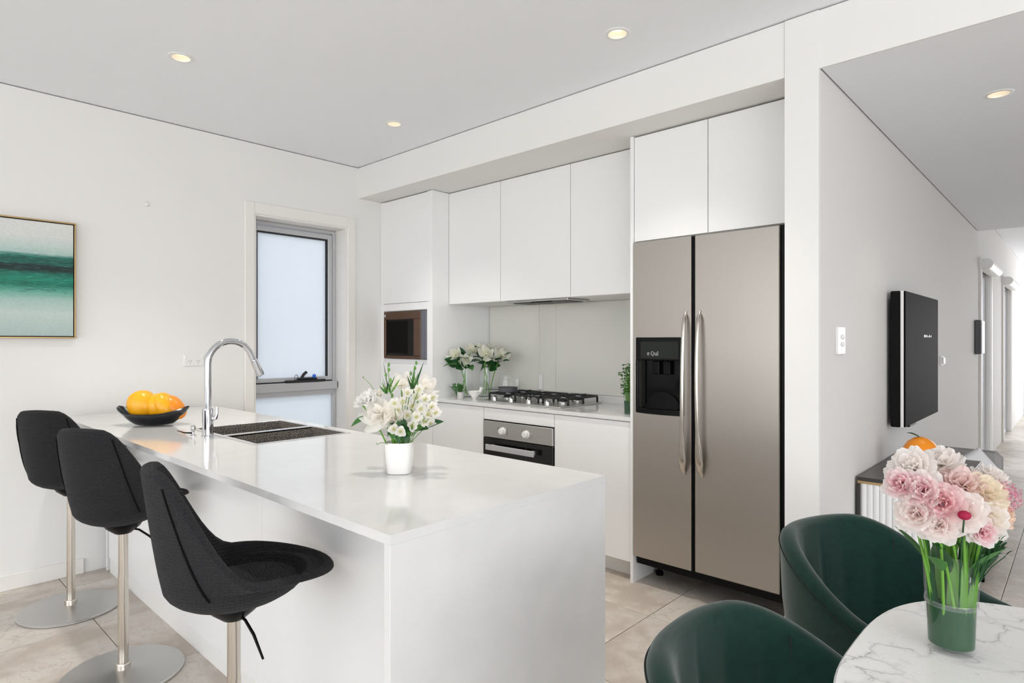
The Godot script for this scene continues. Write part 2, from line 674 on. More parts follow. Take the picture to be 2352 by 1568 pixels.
func shell() -> void:
	var b := MB.new()
	# floor: a grout bed with tiles laid on it
	b.bx(V(-4.4, -0.12, -15.2), V(4.7, -0.003, 7.7))
	var fl := struct("floor", b, M.grout)
	var t := 0.6135
	var meshes := []
	var one := MB.new().box(Vector3(0, -0.006, 0), Vector3(t - 0.0035, 0.012, t - 0.0035), 0.001)
	var tm := one.mesh(0.0)
	for ix in range(-7, 8):
		for iz in range(-14, 7):
			var x0 := -0.314 + ix * t
			var z0 := -2.623 + iz * t
			if x0 + t < WX or x0 > 4.4 or (z0 + t < BZ and x0 + t < HX):
				continue
			var a := Vector2(maxf(x0, WX), maxf(z0, BZ) if x0 < HX - 0.2 else z0)
			var c := Vector2(minf(x0 + t, 4.5), z0 + t)
			var o: MeshInstance3D
			var m: Material = M["tile%d" % (absi(ix * 7 + iz * 13 + ix * iz) % 4)]
			if a == Vector2(x0, z0):
				o = part_mesh("tile", tm, m, fl)
				o.position = V(x0 + t / 2, 0, z0 + t / 2)
			else:
				part("tile", MB.new().bx(V(a.x + 0.002, -0.012, a.y + 0.002), V(c.x - 0.002, 0, c.y - 0.002), 0.001), m, fl, 0.0)
	part("paving", MB.new().bx(V(-4.2, -0.02, 1.71), V(4.5, 0.0, 7.5)), M.tile1, fl, 0.0)
	part("far_paving", MB.new().bx(V(HX - 0.1, -0.02, -15.0), V(4.5, -0.0005, -11.22)), M.tile2, fl, 0.0)

	# window wall: board in front of an outer leaf, a 6 mm shadow gap under the ceiling
	var w := MB.new()
	var top := CH - 0.006
	for lay in [[WX - 0.1, WX, top], [WX - 0.2, WX - 0.1, CH + 0.15]]:
		w.bx(V(lay[0], 0, -1.887), V(lay[1], lay[2], 7.7))
		w.bx(V(lay[0], 0, -3.73), V(lay[1], lay[2], -2.62))
		w.bx(V(lay[0], 2.21, -2.62), V(lay[1], lay[2], -1.887))
		w.bx(V(lay[0], 0, -2.62), V(lay[1], 0.55, -1.887))
	struct("wall_left", w, M.wall)
	struct("wall_back", MB.new().bx(V(WX - 0.2, 0, BZ - 0.2), V(HX - 0.137, CH + 0.15, BZ)), M.wall)
	# bulkhead over the cabinets, its face on the pillar's line
	struct("wall_bulkhead", MB.new().bx(V(WX, LH, PZ - 0.12), V(-0.94, top, PZ)).bx(V(WX, LH, BZ), V(-0.94, LH + 0.08, PZ - 0.12)), M.wall)
	struct("wall_pillar", MB.new().bx(V(-0.938, 0, PZ - 0.02), V(HX, top + 0.0, PZ + 0.004)), M.wall)
	# hall wall with two tall openings
	var hw := MB.new()
	var x0 := HX - 0.137
	var zs := [[PZ - 0.02, -8.05], [-8.95, -10.45], [-11.6, -15.2]]
	for z in zs:
		hw.bx(V(x0, 0, z[1]), V(HX, top, z[0]))
	for z in [[-8.05, -8.95], [-10.45, -11.6]]:
		hw.bx(V(x0, 2.12, z[1]), V(HX, CH + 0.15, z[0]))
	struct("wall_hall", hw, M.hall_wall)
	# header over the hall mouth
	struct("wall_header", MB.new().bx(V(HX, LH, PZ - 0.012), V(4.5, top, PZ - 0.002)), M.wall)
	# right wall and the wall behind the camera, both mostly glazed
	var rw := MB.new()
	rw.bx(V(4.5, 0, -15.2), V(4.7, CH + 0.15, -1.6)).bx(V(4.5, 0, 5.2), V(4.7, CH + 0.15, 7.7)).bx(V(4.5, 2.4, -1.6), V(4.7, CH + 0.15, 5.2))
	struct("wall_right", rw, M.wall)
	var fw := MB.new()
	fw.bx(V(WX, 0, 7.5), V(-3.8, CH + 0.15, 7.7)).bx(V(3.4, 0, 7.5), V(4.7, CH + 0.15, 7.7)).bx(V(-3.8, 2.4, 7.5), V(3.4, CH + 0.15, 7.7))
	struct("wall_front", fw, M.wall)
	var ew := MB.new()
	ew.bx(V(x0, 0, -15.2), V(-0.7, CH + 0.15, -15.0)).bx(V(4.2, 0, -15.2), V(4.5, CH + 0.15, -15.0)).bx(V(-0.7, 2.3, -15.2), V(4.2, CH + 0.15, -15.0))
	struct("wall_end", ew, M.wall)

	# ceilings with the recesses of their lamps cut out
	var spots := [V(-3.197, CH, -1.08), V(-3.187, CH, -2.326), V(-1.525, CH, -2.325), V(-1.525, CH, -1.08)]
	ceiling_slab("ceiling", V(WX - 0.15, CH, PZ - 0.1), V(4.6, CH + 0.14, 7.6), spots)
	ceiling_slab("ceiling_hall", V(HX + 0.007, LH, -7.85), V(4.55, LH + 0.14, PZ - 0.0125), [V(-0.286, LH, -3.559)])
	struct("trim_3", MB.new().bx(V(HX + 0.0005, LH + 0.12, -7.85), V(HX + 0.1, LH + 0.16, PZ - 0.02)), M.wall)
	struct("ceiling_far", MB.new().bx(V(HX - 0.1, CH, -15.1), V(4.6, CH + 0.14, -7.7)).bx(V(WX - 0.1, CH + 0.02, BZ - 0.1), V(4.6, CH + 0.14, PZ - 0.1)), M.ceiling)
	var names := ["recessed ceiling downlight near the left wall, in front of the painting side", "smallest ceiling downlight, deep in the kitchen corner near the window", "recessed ceiling downlight above the cooktop and fridge side", "recessed ceiling downlight over the waterfall end of the island"]
	var dl := downlight(spots[0], names[0], 1.5)
	for i in [1, 2]:
		copy_of(dl, spots[i], 0.0, names[i])
	downlight(spots[3], names[3], 0.9)
	downlight(V(-0.286, LH, -3.559), "recessed downlight in the lowered grey hall ceiling", 0.25)

	# skirting
	var sk := MB.new()
	sk.bx(V(WX, 0, -0.9), V(WX + 0.012, 0.085, 7.5), 0.003)
	struct("baseboard_left", sk, M.trim)
	struct("baseboard_hall", MB.new().bx(V(HX, 0, -7.95), V(HX + 0.012, 0.085, PZ), 0.003), M.trim)
	# outside
	struct("ground", MB.new().bx(V(-40, -0.4, -40), V(40, -0.13, 40)), M.paver)


func ceiling_slab(called: String, a: Vector3, d: Vector3, holes: Array) -> void:
	var root := CSGBox3D.new()
	root.name = called
	root.size = d - a
	root.position = (a + d) / 2.0
	root.material = M.ceiling
	root.set_meta("kind", "structure")
	for h in holes:
		var c := CSGCylinder3D.new()
		c.name = "recess"
		c.operation = CSGShape3D.OPERATION_SUBTRACTION
		c.radius = 0.045
		c.height = 0.08
		c.sides = 32
		c.position = h - root.position
		c.material = M.ceiling
		root.add_child(c, true)
	add_child(root)


func downlight(at: Vector3, label: String, energy: float) -> Node3D:
	var t := thing("downlight", label, "downlight", at, 0.0)
	part("trim_ring", MB.new().lathe([Vector2(0.041, -0.004), Vector2(0.055, -0.003), Vector2(0.058, 0.0), Vector2(0.0445, 0.0), Vector2(0.038, 0.030), Vector2(0.035, 0.030), Vector2(0.041, -0.004)], 40), M.white_plastic, t)
	part("lamp_lens", MB.new().lathe([Vector2(0, 0.020), Vector2(0.030, 0.022), Vector2(0.0355, 0.027), Vector2(0.0355, 0.034), Vector2(0, 0.034)], 32), M.lamp_glow, t)
	var l := SpotLight3D.new()
	l.name = "lamp_beam"
	t.add_child(l)
	l.position = V(0, -0.012, 0)
	l.rotation_degrees.x = -90
	l.spot_angle = 46
	l.spot_angle_attenuation = 1.0
	l.spot_range = 8
	l.spot_attenuation = 2.0
	l.light_energy = energy
	l.light_size = 0.045
	l.light_color = srgb(255, 248, 238)
	l.shadow_enabled = true
	return t


func window_left() -> void:
	# architrave round the opening
	var a := thing("window_1", "aluminium awning window with frosted panes in the left wall", "window")
	a.set_meta("kind", "structure")
	a.remove_meta("category")
	var ar := MB.new()
	var z0 := -1.887
	var z1 := -2.62
	var yb := 0.55
	var yt := 2.21
	ar.bx(V(WX, yb, z0), V(WX + 0.016, yt + 0.08, z0 + 0.068), 0.004)
	ar.bx(V(WX, yb, z1 - 0.068), V(WX + 0.016, yt + 0.08, z1), 0.004)
	ar.bx(V(WX, yt, z1), V(WX + 0.0155, yt + 0.08, z0), 0.004)
	part("architrave", ar, M.trim, a, 0.0)
	var rv := MB.new()
	rv.bx(V(WX - 0.199, yb, z1), V(WX + 0.004, yt, z1 + 0.012))
	rv.bx(V(WX - 0.199, yb, z0 - 0.012), V(WX + 0.004, yt, z0))
	rv.bx(V(WX - 0.199, yt - 0.012, z1 + 0.012), V(WX + 0.004, yt, z0 - 0.012))
	rv.bx(V(WX - 0.199, yb, z1 + 0.012), V(WX + 0.004, yb + 0.012, z0 - 0.012))
	part("reveal", rv, M.trim, a, 0.0)
	# outer aluminium frame, then the sash
	var xo := WX - 0.198
	var xi := WX - 0.14
	var fr := MB.new()
	var f0 := z0 - 0.013
	var f1 := z1 + 0.013
	var ft := yt - 0.013
	fr.bx(V(xo, yb, f1), V(xi, ft, f1 + 0.028), 0.003)
	fr.bx(V(xo, yb, f0 - 0.028), V(xi, ft, f0), 0.003)
	fr.bx(V(xo, ft - 0.028, f1 + 0.028), V(xi, ft, f0 - 0.028), 0.003)
	fr.bx(V(xo, 0.955, f1 + 0.002), V(xi + 0.03, 1.018, f0 - 0.002), 0.004)
	fr.bx(V(xo, 0.915, f1 + 0.028), V(xi + 0.006, 0.955, f0 - 0.028), 0.003)
	part("frame", fr, M.alu, a, 0.0)
	var s0 := f0 - 0.034
	var s1 := f1 + 0.034
	var st := ft - 0.036
	var sa := MB.new()
	sa.bx(V(xo + 0.005, 1.026, s1), V(xi + 0.004, st, s1 + 0.036), 0.003)
	sa.bx(V(xo + 0.005, 1.026, s0 - 0.036), V(xi + 0.004, st, s0), 0.003)
	sa.bx(V(xo + 0.005, st - 0.036, s1 + 0.036), V(xi + 0.004, st, s0 - 0.036), 0.003)
	sa.bx(V(xo + 0.005, 1.026, s1 + 0.036), V(xi + 0.004, 1.056, s0 - 0.036), 0.003)
	part("sash", sa, M.alu, a, 0.0)
	var gk := MB.new()
	for q in [[s1 + 0.036, s1 + 0.046], [s0 - 0.046, s0 - 0.036]]:
		gk.bx(V(xo + 0.02, 1.056, q[0]), V(xi - 0.006, st - 0.036, q[1]))
	gk.bx(V(xo + 0.02, st - 0.046, s1 + 0.046), V(xi - 0.006, st - 0.036, s0 - 0.046))
	gk.bx(V(xo + 0.02, 1.018, f1 + 0.028), V(xi - 0.01, 1.026, f0 - 0.028))
	gk.bx(V(xo + 0.02, 1.03, f1 + 0.028), V(xi - 0.02, ft - 0.03, f1 + 0.034))
	gk.bx(V(xi + 0.006, 0.966, f1 + 0.0), V(xi + 0.032, 1.008, f1 + 0.002))
	part("gasket", gk, M.rubber, a, 0.0)
	part("pane", MB.new().bx(V(xo + 0.026, 1.05, s1 + 0.03), V(xo + 0.034, st - 0.03, s0 - 0.03)), M.frosted, a, 0.0)
	part("pane", MB.new().bx(V(xo + 0.026, yb + 0.02, f1 + 0.024), V(xo + 0.034, 0.92, f0 - 0.024)), M.frosted, a, 0.0)
	# chain winder on the sill of the sash
	var lx := xi + 0.022
	var wz := -2.32
	var wn := MB.new()
	wn.bx(V(xi + 0.0, 1.018, -2.50), V(xi + 0.034, 1.036, -2.18), 0.004)
	wn.bx(V(xi + 0.004, 1.036, -2.43), V(xi + 0.03, 1.052, -2.27), 0.006)
	wn.tube([V(lx, 1.045, -2.30), V(lx + 0.006, 1.078, -2.318), V(lx + 0.009, 1.096, -2.34)], 0.012, 8)
	var lk := part("latch", wn, M.rubber, a)
	part("latch_button", MB.new().ball(V(lx + 0.004, 1.062, -2.405), V(0.013, 0.016, 0.014)), M.blue, lk)
	part("latch_plate", MB.new().bx(V(xi + 0.02, 1.0365, -2.495), V(xi + 0.03, 1.044, -2.435), 0.002), M.alu, lk)
	var ring := []
	for k in 13:
		var ang := PI * k / 12.0
		ring.append(V(lx, 1.06 + 0.016 * sin(ang), -2.262 + 0.012 * cos(ang)))
	ring.push_front(V(lx, 1.03, -2.25))
	ring.append(V(lx, 1.03, -2.274))
	part("latch_ring", MB.new().tube(ring, 0.0022, 6), M.slate, lk)
	# the boundary wall outside
	struct("wall_outside", MB.new().bx(V(-8.1, -0.13, -7.0), V(-7.9, 1.5, 2.0)), M.fence)


func cupboard(called: String, label: String, category: String, a: Vector3, d: Vector3, group := "", gap := 0.0015) -> Node3D:
	# carcass behind an 18 mm door; a..d is the whole unit, its front at d.z
	var t := thing(called, label, category, V((a.x + d.x) / 2, a.y, d.z), 0.0, group)
	var o := t.position
	part("body", MB.new().bx(a - o, V(d.x, d.y, d.z - 0.02) - o), M.carcass, t, 0.0)
	part("door", MB.new().bx(V(a.x + gap, a.y + gap, d.z - 0.018) - o, V(d.x - gap, d.y - gap, d.z) - o, 0.0012), M.cabinet, t, 0.0)
	return t


func kitchen() -> void:
	# tall unit by the window wall, with the microwave niche
	var xa := WX + 0.002
	var xb := -3.54
	var t := thing("tall_cabinet", "tall white cabinet in the corner by the window, holding a built-in microwave", "cabinet", V(-3.87, 0, FZ))
	var o := t.position
	var bd := MB.new()
	var nx0 := -4.152
	var nx1 := -3.603
	bd.bx(V(xa, 0.1, BZ + 0.002) - o, V(nx0, LH - 0.004, FZ - 0.001) - o)
	bd.bx(V(nx1, 0.1, BZ + 0.002) - o, V(xb, LH - 0.004, FZ - 0.001) - o)
	bd.bx(V(nx0, 0.1, BZ + 0.002) - o, V(nx1, 1.188, FZ - 0.02) - o)
	bd.bx(V(nx0, 1.566, BZ + 0.002) - o, V(nx1, LH - 0.004, FZ - 0.02) - o)
	bd.bx(V(nx0, 1.188, BZ + 0.002) - o, V(nx1, 1.566, BZ + 0.05) - o)
	part("body", bd, M.cabinet, t, 0.0)
	part("upper_door", MB.new().bx(V(xa + 0.008, 1.628, FZ - 0.018) - o, V(xb - 0.022, LH - 0.008, FZ + 0.001) - o, 0.0012), M.cabinet, t, 0.0)
	part("lower_door", MB.new().bx(V(xa + 0.008, 0.104, FZ - 0.018) - o, V(xb - 0.022, 1.15, FZ + 0.001) - o, 0.0012), M.cabinet, t, 0.0)
	part("niche_rail", MB.new().bx(V(nx0 + 0.001, 1.57, FZ - 0.018) - o, V(nx1 - 0.001, 1.624, FZ) - o), M.cabinet, t, 0.0)
	# microwave
	var mw := thing("microwave", "built-in microwave with copper trim and dark glass in the tall cabinet", "microwave", V((nx0 + nx1) / 2, 1.19, FZ))
	var m := mw.position
	part("body", MB.new().bx(V(nx0 + 0.004, 1.191, BZ + 0.06) - m, V(nx1 - 0.004, 1.562, FZ - 0.022) - m), M.black_plastic, mw, 0.0)
	var fm := MB.new()
	fm.bx(V(nx0 + 0.004, 1.50, FZ - 0.022) - m, V(nx1 - 0.075, 1.562, FZ + 0.004) - m, 0.003)
	fm.bx(V(nx0 + 0.004, 1.192, FZ - 0.022) - m, V(nx1 - 0.075, 1.215, FZ + 0.004) - m, 0.003)
	fm.bx(V(nx1 - 0.16, 1.215, FZ - 0.022) - m, V(nx1 - 0.075, 1.50, FZ + 0.004) - m, 0.003)
	fm.bx(V(nx0 + 0.004, 1.215, FZ - 0.022) - m, V(nx0 + 0.03, 1.50, FZ + 0.004) - m, 0.003)
	var dr := part("door", fm, M.copper, mw, 0.0)
	part("door_glass", MB.new().bx(V(nx0 + 0.03, 1.215, FZ - 0.02) - m, V(nx1 - 0.16, 1.50, FZ - 0.004) - m), M.black_gloss, dr, 0.0)
	part("inner_window", MB.new().bx(V(nx0 + 0.045, 1.235, FZ - 0.01) - m, V(nx1 - 0.24, 1.485, FZ - 0.002) - m, 0.002), M.screen, dr, 0.0)
	part("control_strip", MB.new().bx(V(nx1 - 0.074, 1.192, FZ - 0.022) - m, V(nx1 - 0.004, 1.562, FZ + 0.002) - m, 0.003), M.dark_steel, mw, 0.0)
	part("badge", MB.new().lathe([Vector2(0, 0), Vector2(0.012, 0.0), Vector2(0.012, 0.003), Vector2(0, 0.003)], 20).turned(Transform3D(Basis(Vector3.RIGHT, PI / 2), V(nx0 + 0.025, 1.532, FZ + 0.004) - m)), M.chrome, mw)

	# wall cupboards
	var uz := -3.09
	var ub := 1.607
	cupboard("wall_cupboard", "narrow white wall cupboard beside the tall corner cabinet", "cupboard", V(-3.538, ub, BZ + 0.002), V(-2.994, LH - 0.005, uz))
	cupboard("wall_cupboard", "middle white wall cupboard over the cooktop, with the hood beneath", "cupboard", V(-2.993, ub, BZ + 0.002), V(-2.377, LH - 0.005, uz))
	cupboard("wall_cupboard", "white wall cupboard beside the fridge panel, right of the hood", "cupboard", V(-2.376, ub, BZ + 0.002), V(-1.833, LH - 0.005, uz))
	var hd := thing("range_hood", "slim steel undermount range hood below the middle wall cupboard", "range hood", V(-2.685, ub, -3.2))
	part("body", MB.new().bx(V(-0.27, -0.014, -0.15), V(0.27, -0.001, 0.09), 0.003), M.steel, hd, 0.0)
	for k in 2:
		part("filter", MB.new().bx(V(-0.24 + 0.25 * k, -0.019, -0.12), V(-0.01 + 0.25 * k, -0.0145, 0.05), 0.002), M.slate, hd, 0.0)
	part("button_strip", MB.new().bx(V(-0.05, -0.020, 0.06), V(0.12, -0.0145, 0.082), 0.002), M.black_plastic, hd, 0.0)

	# fridge panel and the two cupboards above the fridge
	var pn := part("end_panel", MB.new().bx(V(-1.831, 0, BZ + 0.002), V(-1.813, LH - 0.003, FZ + 0.012), 0.001), M.cabinet, self, 0.0)
	tag(pn, "tall white end panel between the worktop and the fridge", "panel")
	cupboard("overhead_cupboard", "white overhead cupboard above the left fridge door", "cupboard", V(-1.812, 1.872, BZ + 0.002), V(-1.386, LH - 0.008, FZ))
	cupboard("overhead_cupboard", "white overhead cupboard above the right fridge door, beside the pillar", "cupboard", V(-1.385, 1.872, BZ + 0.002), V(-0.942, LH - 0.008, FZ))

	# base units
	cupboard("base_cupboard", "white base cupboard left of the oven", "cupboard", V(-3.538, 0.104, BZ + 0.002), V(-2.997, 0.88, FZ))
	cupboard("base_cupboard", "white base cupboard between the oven and the fridge", "cupboard", V(-2.377, 0.104, BZ + 0.002), V(-1.833, 0.88, FZ))
	var ou := thing("oven_housing", "white oven housing with a plain fascia above the oven", "cabinet", V(-2.687, 0.104, FZ))
	var q := ou.position
	var oh := MB.new()
	oh.bx(V(-2.996, 0.104, BZ + 0.002) - q, V(-2.378, 0.88, BZ + 0.04) - q)
	oh.bx(V(-2.996, 0.104, BZ + 0.04) - q, V(-2.978, 0.88, FZ - 0.02) - q)
	oh.bx(V(-2.396, 0.104, BZ + 0.04) - q, V(-2.378, 0.88, FZ - 0.02) - q)
	oh.bx(V(-2.978, 0.104, BZ + 0.04) - q, V(-2.396, 0.2, FZ - 0.02) - q)
	oh.bx(V(-2.978, 0.80, BZ + 0.04) - q, V(-2.396, 0.88, FZ - 0.02) - q)
	part("body", oh, M.carcass, ou, 0.0)
	part("fascia", MB.new().bx(V(-2.994, 0.799, FZ - 0.018) - q, V(-2.380, 0.878, FZ) - q, 0.0012), M.cabinet, ou, 0.0)
	part("lower_panel", MB.new().bx(V(-2.994, 0.106, FZ - 0.018) - q, V(-2.380, 0.198, FZ) - q, 0.0012), M.cabinet, ou, 0.0)
	struct("trim_1", MB.new().bx(V(-3.54, 0, -3.03), V(-1.832, 0.1, -3.012)), M.carcass)
	var kb := struct("trim_2", MB.new().bx(V(WX, 0, -3.03), V(-3.541, 0.098, -3.012)), M.carcass)

	# oven
	var ov := thing("oven", "built-in oven with steel control panel and black glass door", "oven", V(-2.687, 0.2, FZ))
	var v := ov.position
	part("body", MB.new().bx(V(-2.976, 0.202, BZ + 0.05) - v, V(-2.398, 0.792, FZ - 0.021) - v), M.black_plastic, ov, 0.0)
	var cp := part("control_panel", MB.new().bx(V(-2.991, 0.683, FZ - 0.02) - v, V(-2.381, 0.793, FZ + 0.012) - v, 0.003), M.steel, ov, 0.0)
	part("top_lip", MB.new().bx(V(-2.991, 0.7935, FZ - 0.02) - v, V(-2.381, 0.797, FZ + 0.006) - v), M.black_plastic, ov, 0.0)
	var marks := MB.new()
	for kx in [-2.805, -2.597]:
		var kn := MB.new().lathe([Vector2(0, 0.026), Vector2(0.017, 0.026), Vector2(0.021, 0.022), Vector2(0.022, 0.004), Vector2(0.026, 0.0), Vector2(0, 0)], 28)
		part("knob", kn.turned(Transform3D(Basis(Vector3.RIGHT, PI / 2), V(kx, 0.735, FZ + 0.012) - v)), M.white_plastic, cp)
		if kx < -2.7:
			for sx in [-0.04, 0.04]:
				marks.bx(V(kx + sx - 0.0012, 0.712, FZ + 0.012) - v, V(kx + sx + 0.0012, 0.758, FZ + 0.0128) - v)
		else:
			for k in 3:
				marks.bx(V(kx - 0.042, 0.713 + 0.02 * k, FZ + 0.012) - v, V(kx - 0.037, 0.717 + 0.02 * k, FZ + 0.0128) - v)
				marks.bx(V(kx + 0.038, 0.713 + 0.02 * k, FZ + 0.012) - v, V(kx + 0.044, 0.716 + 0.02 * k, FZ + 0.0128) - v)
	var mk := part("dial_marks", marks, M.black_plastic, cp, 0.0)
	mk.set_meta("kind", "stuff")
	var dd := part("door", MB.new().bx(V(-2.991, 0.205, FZ - 0.02) - v, V(-2.381, 0.679, FZ + 0.010) - v, 0.003), M.oven_glass, ov, 0.0)
	part("handle", MB.new().bx(V(-2.925, 0.606, FZ + 0.045) - v, V(-2.50, 0.643, FZ + 0.057) - v, 0.003).bx(V(-2.90, 0.612, FZ + 0.010) - v, V(-2.88, 0.637, FZ + 0.047) - v).bx(V(-2.545, 0.612, FZ + 0.010) - v, V(-2.525, 0.637, FZ + 0.047) - v), M.alu, dd, 0.0)
	part("window_frame", MB.new().bx(V(-2.60, 0.24, FZ + 0.0095) - v, V(-2.598, 0.66, FZ + 0.0107) - v), M.slate, dd, 0.0)

	# worktop with upstand, glass splashback in three panes
	var wt := thing("worktop", "white stone worktop along the kitchen wall under the glass splashback", "worktop", V(-2.69, 0.885, -3.2))
	var w := wt.position
	part("slab", MB.new().bx(V(-3.539, 0.884, BZ + 0.001) - w, V(-1.832, WT, FZ + 0.012) - w, 0.0015), M.stone, wt, 0.0)
	part("upstand", MB.new().bx(V(-3.53, WT, BZ + 0.001) - w, V(-1.834, 0.955, BZ + 0.016) - w, 0.001), M.stone, wt, 0.0)
	var sb := thing("splashback", "pale grey-green glass splashback behind the cooktop", "splashback", V(-2.69, 0.955, BZ))
	var s := sb.position
	for z in [[-3.53, -3.005], [-3.003, -2.846], [-2.844, -1.835]]:
		part("glass_panel", MB.new().bx(V(z[0], 0.957, BZ + 0.001) - s, V(z[1], ub - 0.004, BZ + 0.009) - s, 0.0008), M.splash, sb, 0.0)
	tag(part("socket_plate", MB.new().bx(V(-3.0, 0.965, BZ + 0.0095), V(-2.965, 1.08, BZ + 0.02), 0.003), M.white_plastic, self, 0.0), "slim white socket plate low on the glass splashback behind the cooktop", "outlet")


func fridge() -> void:
	var f := thing("fridge", "two-door stainless steel fridge with a black water dispenser", "fridge", V(-1.42, 0, FZ))
	var o := f.position
	var yb := 0.156
	var yt := 1.864
	part("body", MB.new().bx(V(-1.806, 0.112, BZ + 0.01) - o, V(-0.995, 1.85, FZ - 0.05) - o, 0.004), M.black_plastic, f, 0.0)
	part("base_rail", MB.new().bx(V(-1.804, 0.108, FZ - 0.06) - o, V(-1.0, 0.154, FZ - 0.012) - o, 0.003), M.black_plastic, f, 0.0)
	part("kick_grille", MB.new().bx(V(-1.80, 0.045, FZ - 0.36) - o, V(-1.0, 0.15, FZ - 0.34) - o), M.black_plastic, f, 0.0)
	for x in [-1.77, -1.04]:
		part("foot", MB.new().lathe([Vector2(0, 0), Vector2(0.022, 0), Vector2(0.022, 0.02), Vector2(0.012, 0.022), Vector2(0.012, 0.111), Vector2(0, 0.111)], 16, V(x, 0, FZ - 0.2) - o), M.black_plastic, f)
	# the left door, with the dispenser's cavity cut out
	var ld := CSGBox3D.new()
	ld.name = "freezer_door"
	ld.size = V(0.342, yt - yb, 0.062)
	ld.position = V(-1.808 + 0.171, (yb + yt) / 2, FZ - 0.013) - o
	ld.material = M.fridge
	var cut := CSGBox3D.new()
	cut.name = "dispenser_opening"
	cut.operation = CSGShape3D.OPERATION_SUBTRACTION
	cut.size = V(0.262, 0.38, 0.06)
	cut.position = V(-1.6475, 1.144, FZ + 0.0) - o - ld.position
	cut.material = M.fridge
	ld.add_child(cut)
	f.add_child(ld)
	part("fridge_door", MB.new().bx(V(-1.448, yb, FZ - 0.044) - o, V(-1.028, yt, FZ + 0.018) - o, 0.004), M.fridge, f, 0.0)
	part("door_edge", MB.new().bx(V(-1.0275, yb, FZ - 0.046) - o, V(-1.0, yt, FZ + 0.006) - o, 0.003), M.black_plastic, f, 0.0)
	part("door_seal", MB.new().bx(V(-1.465, yb + 0.004, FZ - 0.049) - o, V(-1.449, yt - 0.004, FZ + 0.004) - o), M.black_plastic, f, 0.0)
	# dispenser
	var z1 := FZ + 0.018
	var d := MB.new()
	d.bx(V(-1.789, 1.225, z1 - 0.004) - o, V(-1.506, 1.348, z1 + 0.006) - o, 0.003)
	d.bx(V(-1.789, 0.965, z1 - 0.004) - o, V(-1.775, 1.225, z1 + 0.006) - o, 0.002)
	d.bx(V(-1.520, 0.965, z1 - 0.004) - o, V(-1.506, 1.225, z1 + 0.006) - o, 0.002)
	d.bx(V(-1.777, 0.955, FZ - 0.0295) - o, V(-1.518, 1.334, FZ - 0.024) - o)
	var dp := part("dispenser", d, M.black_gloss, f, 0.0)
	var tray := PackedVector2Array()
	for k in 17:
		var u := -1.0 + k / 8.0
		tray.append(Vector2(-1.6475 + 0.1415 * u, z1 + 0.004 + 0.022 * (1.0 - u * u)))
	tray.append(Vector2(-1.506, FZ - 0.02))
	tray.append(Vector2(-1.789, FZ - 0.02))
	part("drip_tray", MB.new().prism(tray, 0.94, 0.966, 0.003).turned(Transform3D(Basis(), -o)), M.black_plastic, dp)
	part("display", MB.new().bx(V(-1.758, 1.235, z1 + 0.005) - o, V(-1.535, 1.325, z1 + 0.008) - o, 0.002), mat("display", srgb(40, 43, 40), 0.3, 0.0, 0.25), dp, 0.0)
	var paddle := MB.new()
	for k in 13:
		var a := PI * k / 12.0
		var b2 := PI * (k + 1) / 12.0
		if k < 12:
			paddle.quad(V(-1.6475 + 0.10 * cos(a), 0.967 + 0.09 * sin(a), FZ - 0.016) - o, V(-1.6475 + 0.10 * cos(b2), 0.967 + 0.09 * sin(b2), FZ - 0.016) - o, V(-1.6475 + 0.10 * cos(b2), 0.967, FZ - 0.004) - o, V(-1.6475 + 0.10 * cos(a), 0.967, FZ - 0.004) - o)
	part("paddle", paddle, M.black_plastic, dp)
	part("nozzle", MB.new().bx(V(-1.70, 1.15, FZ - 0.024) - o, V(-1.66, 1.222, FZ + 0.004) - o, 0.004).bx(V(-1.635, 1.15, FZ - 0.024) - o, V(-1.595, 1.222, FZ + 0.004) - o, 0.004), M.black_plastic, dp, 0.0)
	var tx := TextMesh.new()
	tx.text = "e QuI"
	var fnt := SystemFont.new()
	fnt.font_names = PackedStringArray(["Droid Sans"])
	tx.font = fnt
	tx.font_size = 20
	tx.pixel_size = 0.0014
	tx.depth = 0.0008
	var te := part_mesh("lettering", tx, mat("letter", srgb(190, 192, 190), 0.5), dp)
	te.position = V(-1.682, 1.262, z1 + 0.0082) - o
	# two bowed handles, wider towards their lower ends
	for h in [[-1.492, -1.0], [-1.415, 1.0]]:
		var path := []
		var rad := []
		for k in 25:
			var u := k / 24.0
			var y := lerpf(1.478, 0.645, u)
			var off := 0.052 * pow(sin(PI * clampf(u, 0.0, 1.0)), 0.28) - 0.004
			var side: float = h[1] * 0.010 * pow(u, 3.0)
			path.append(V(h[0] + side, y, z1 + maxf(off, -0.002)) - o)
			var wv := 0.0105 + 0.011 * smoothstep(0.70, 0.92, u) - 0.013 * smoothstep(0.92, 1.0, u) - 0.005 * smoothstep(0.07, 0.0, u)
			rad.append(Vector2(wv, 0.009))
		part("handle", MB.new().tube(path, rad, 14, true, V(1, 0, 0)), M.handle, f, 60.0)


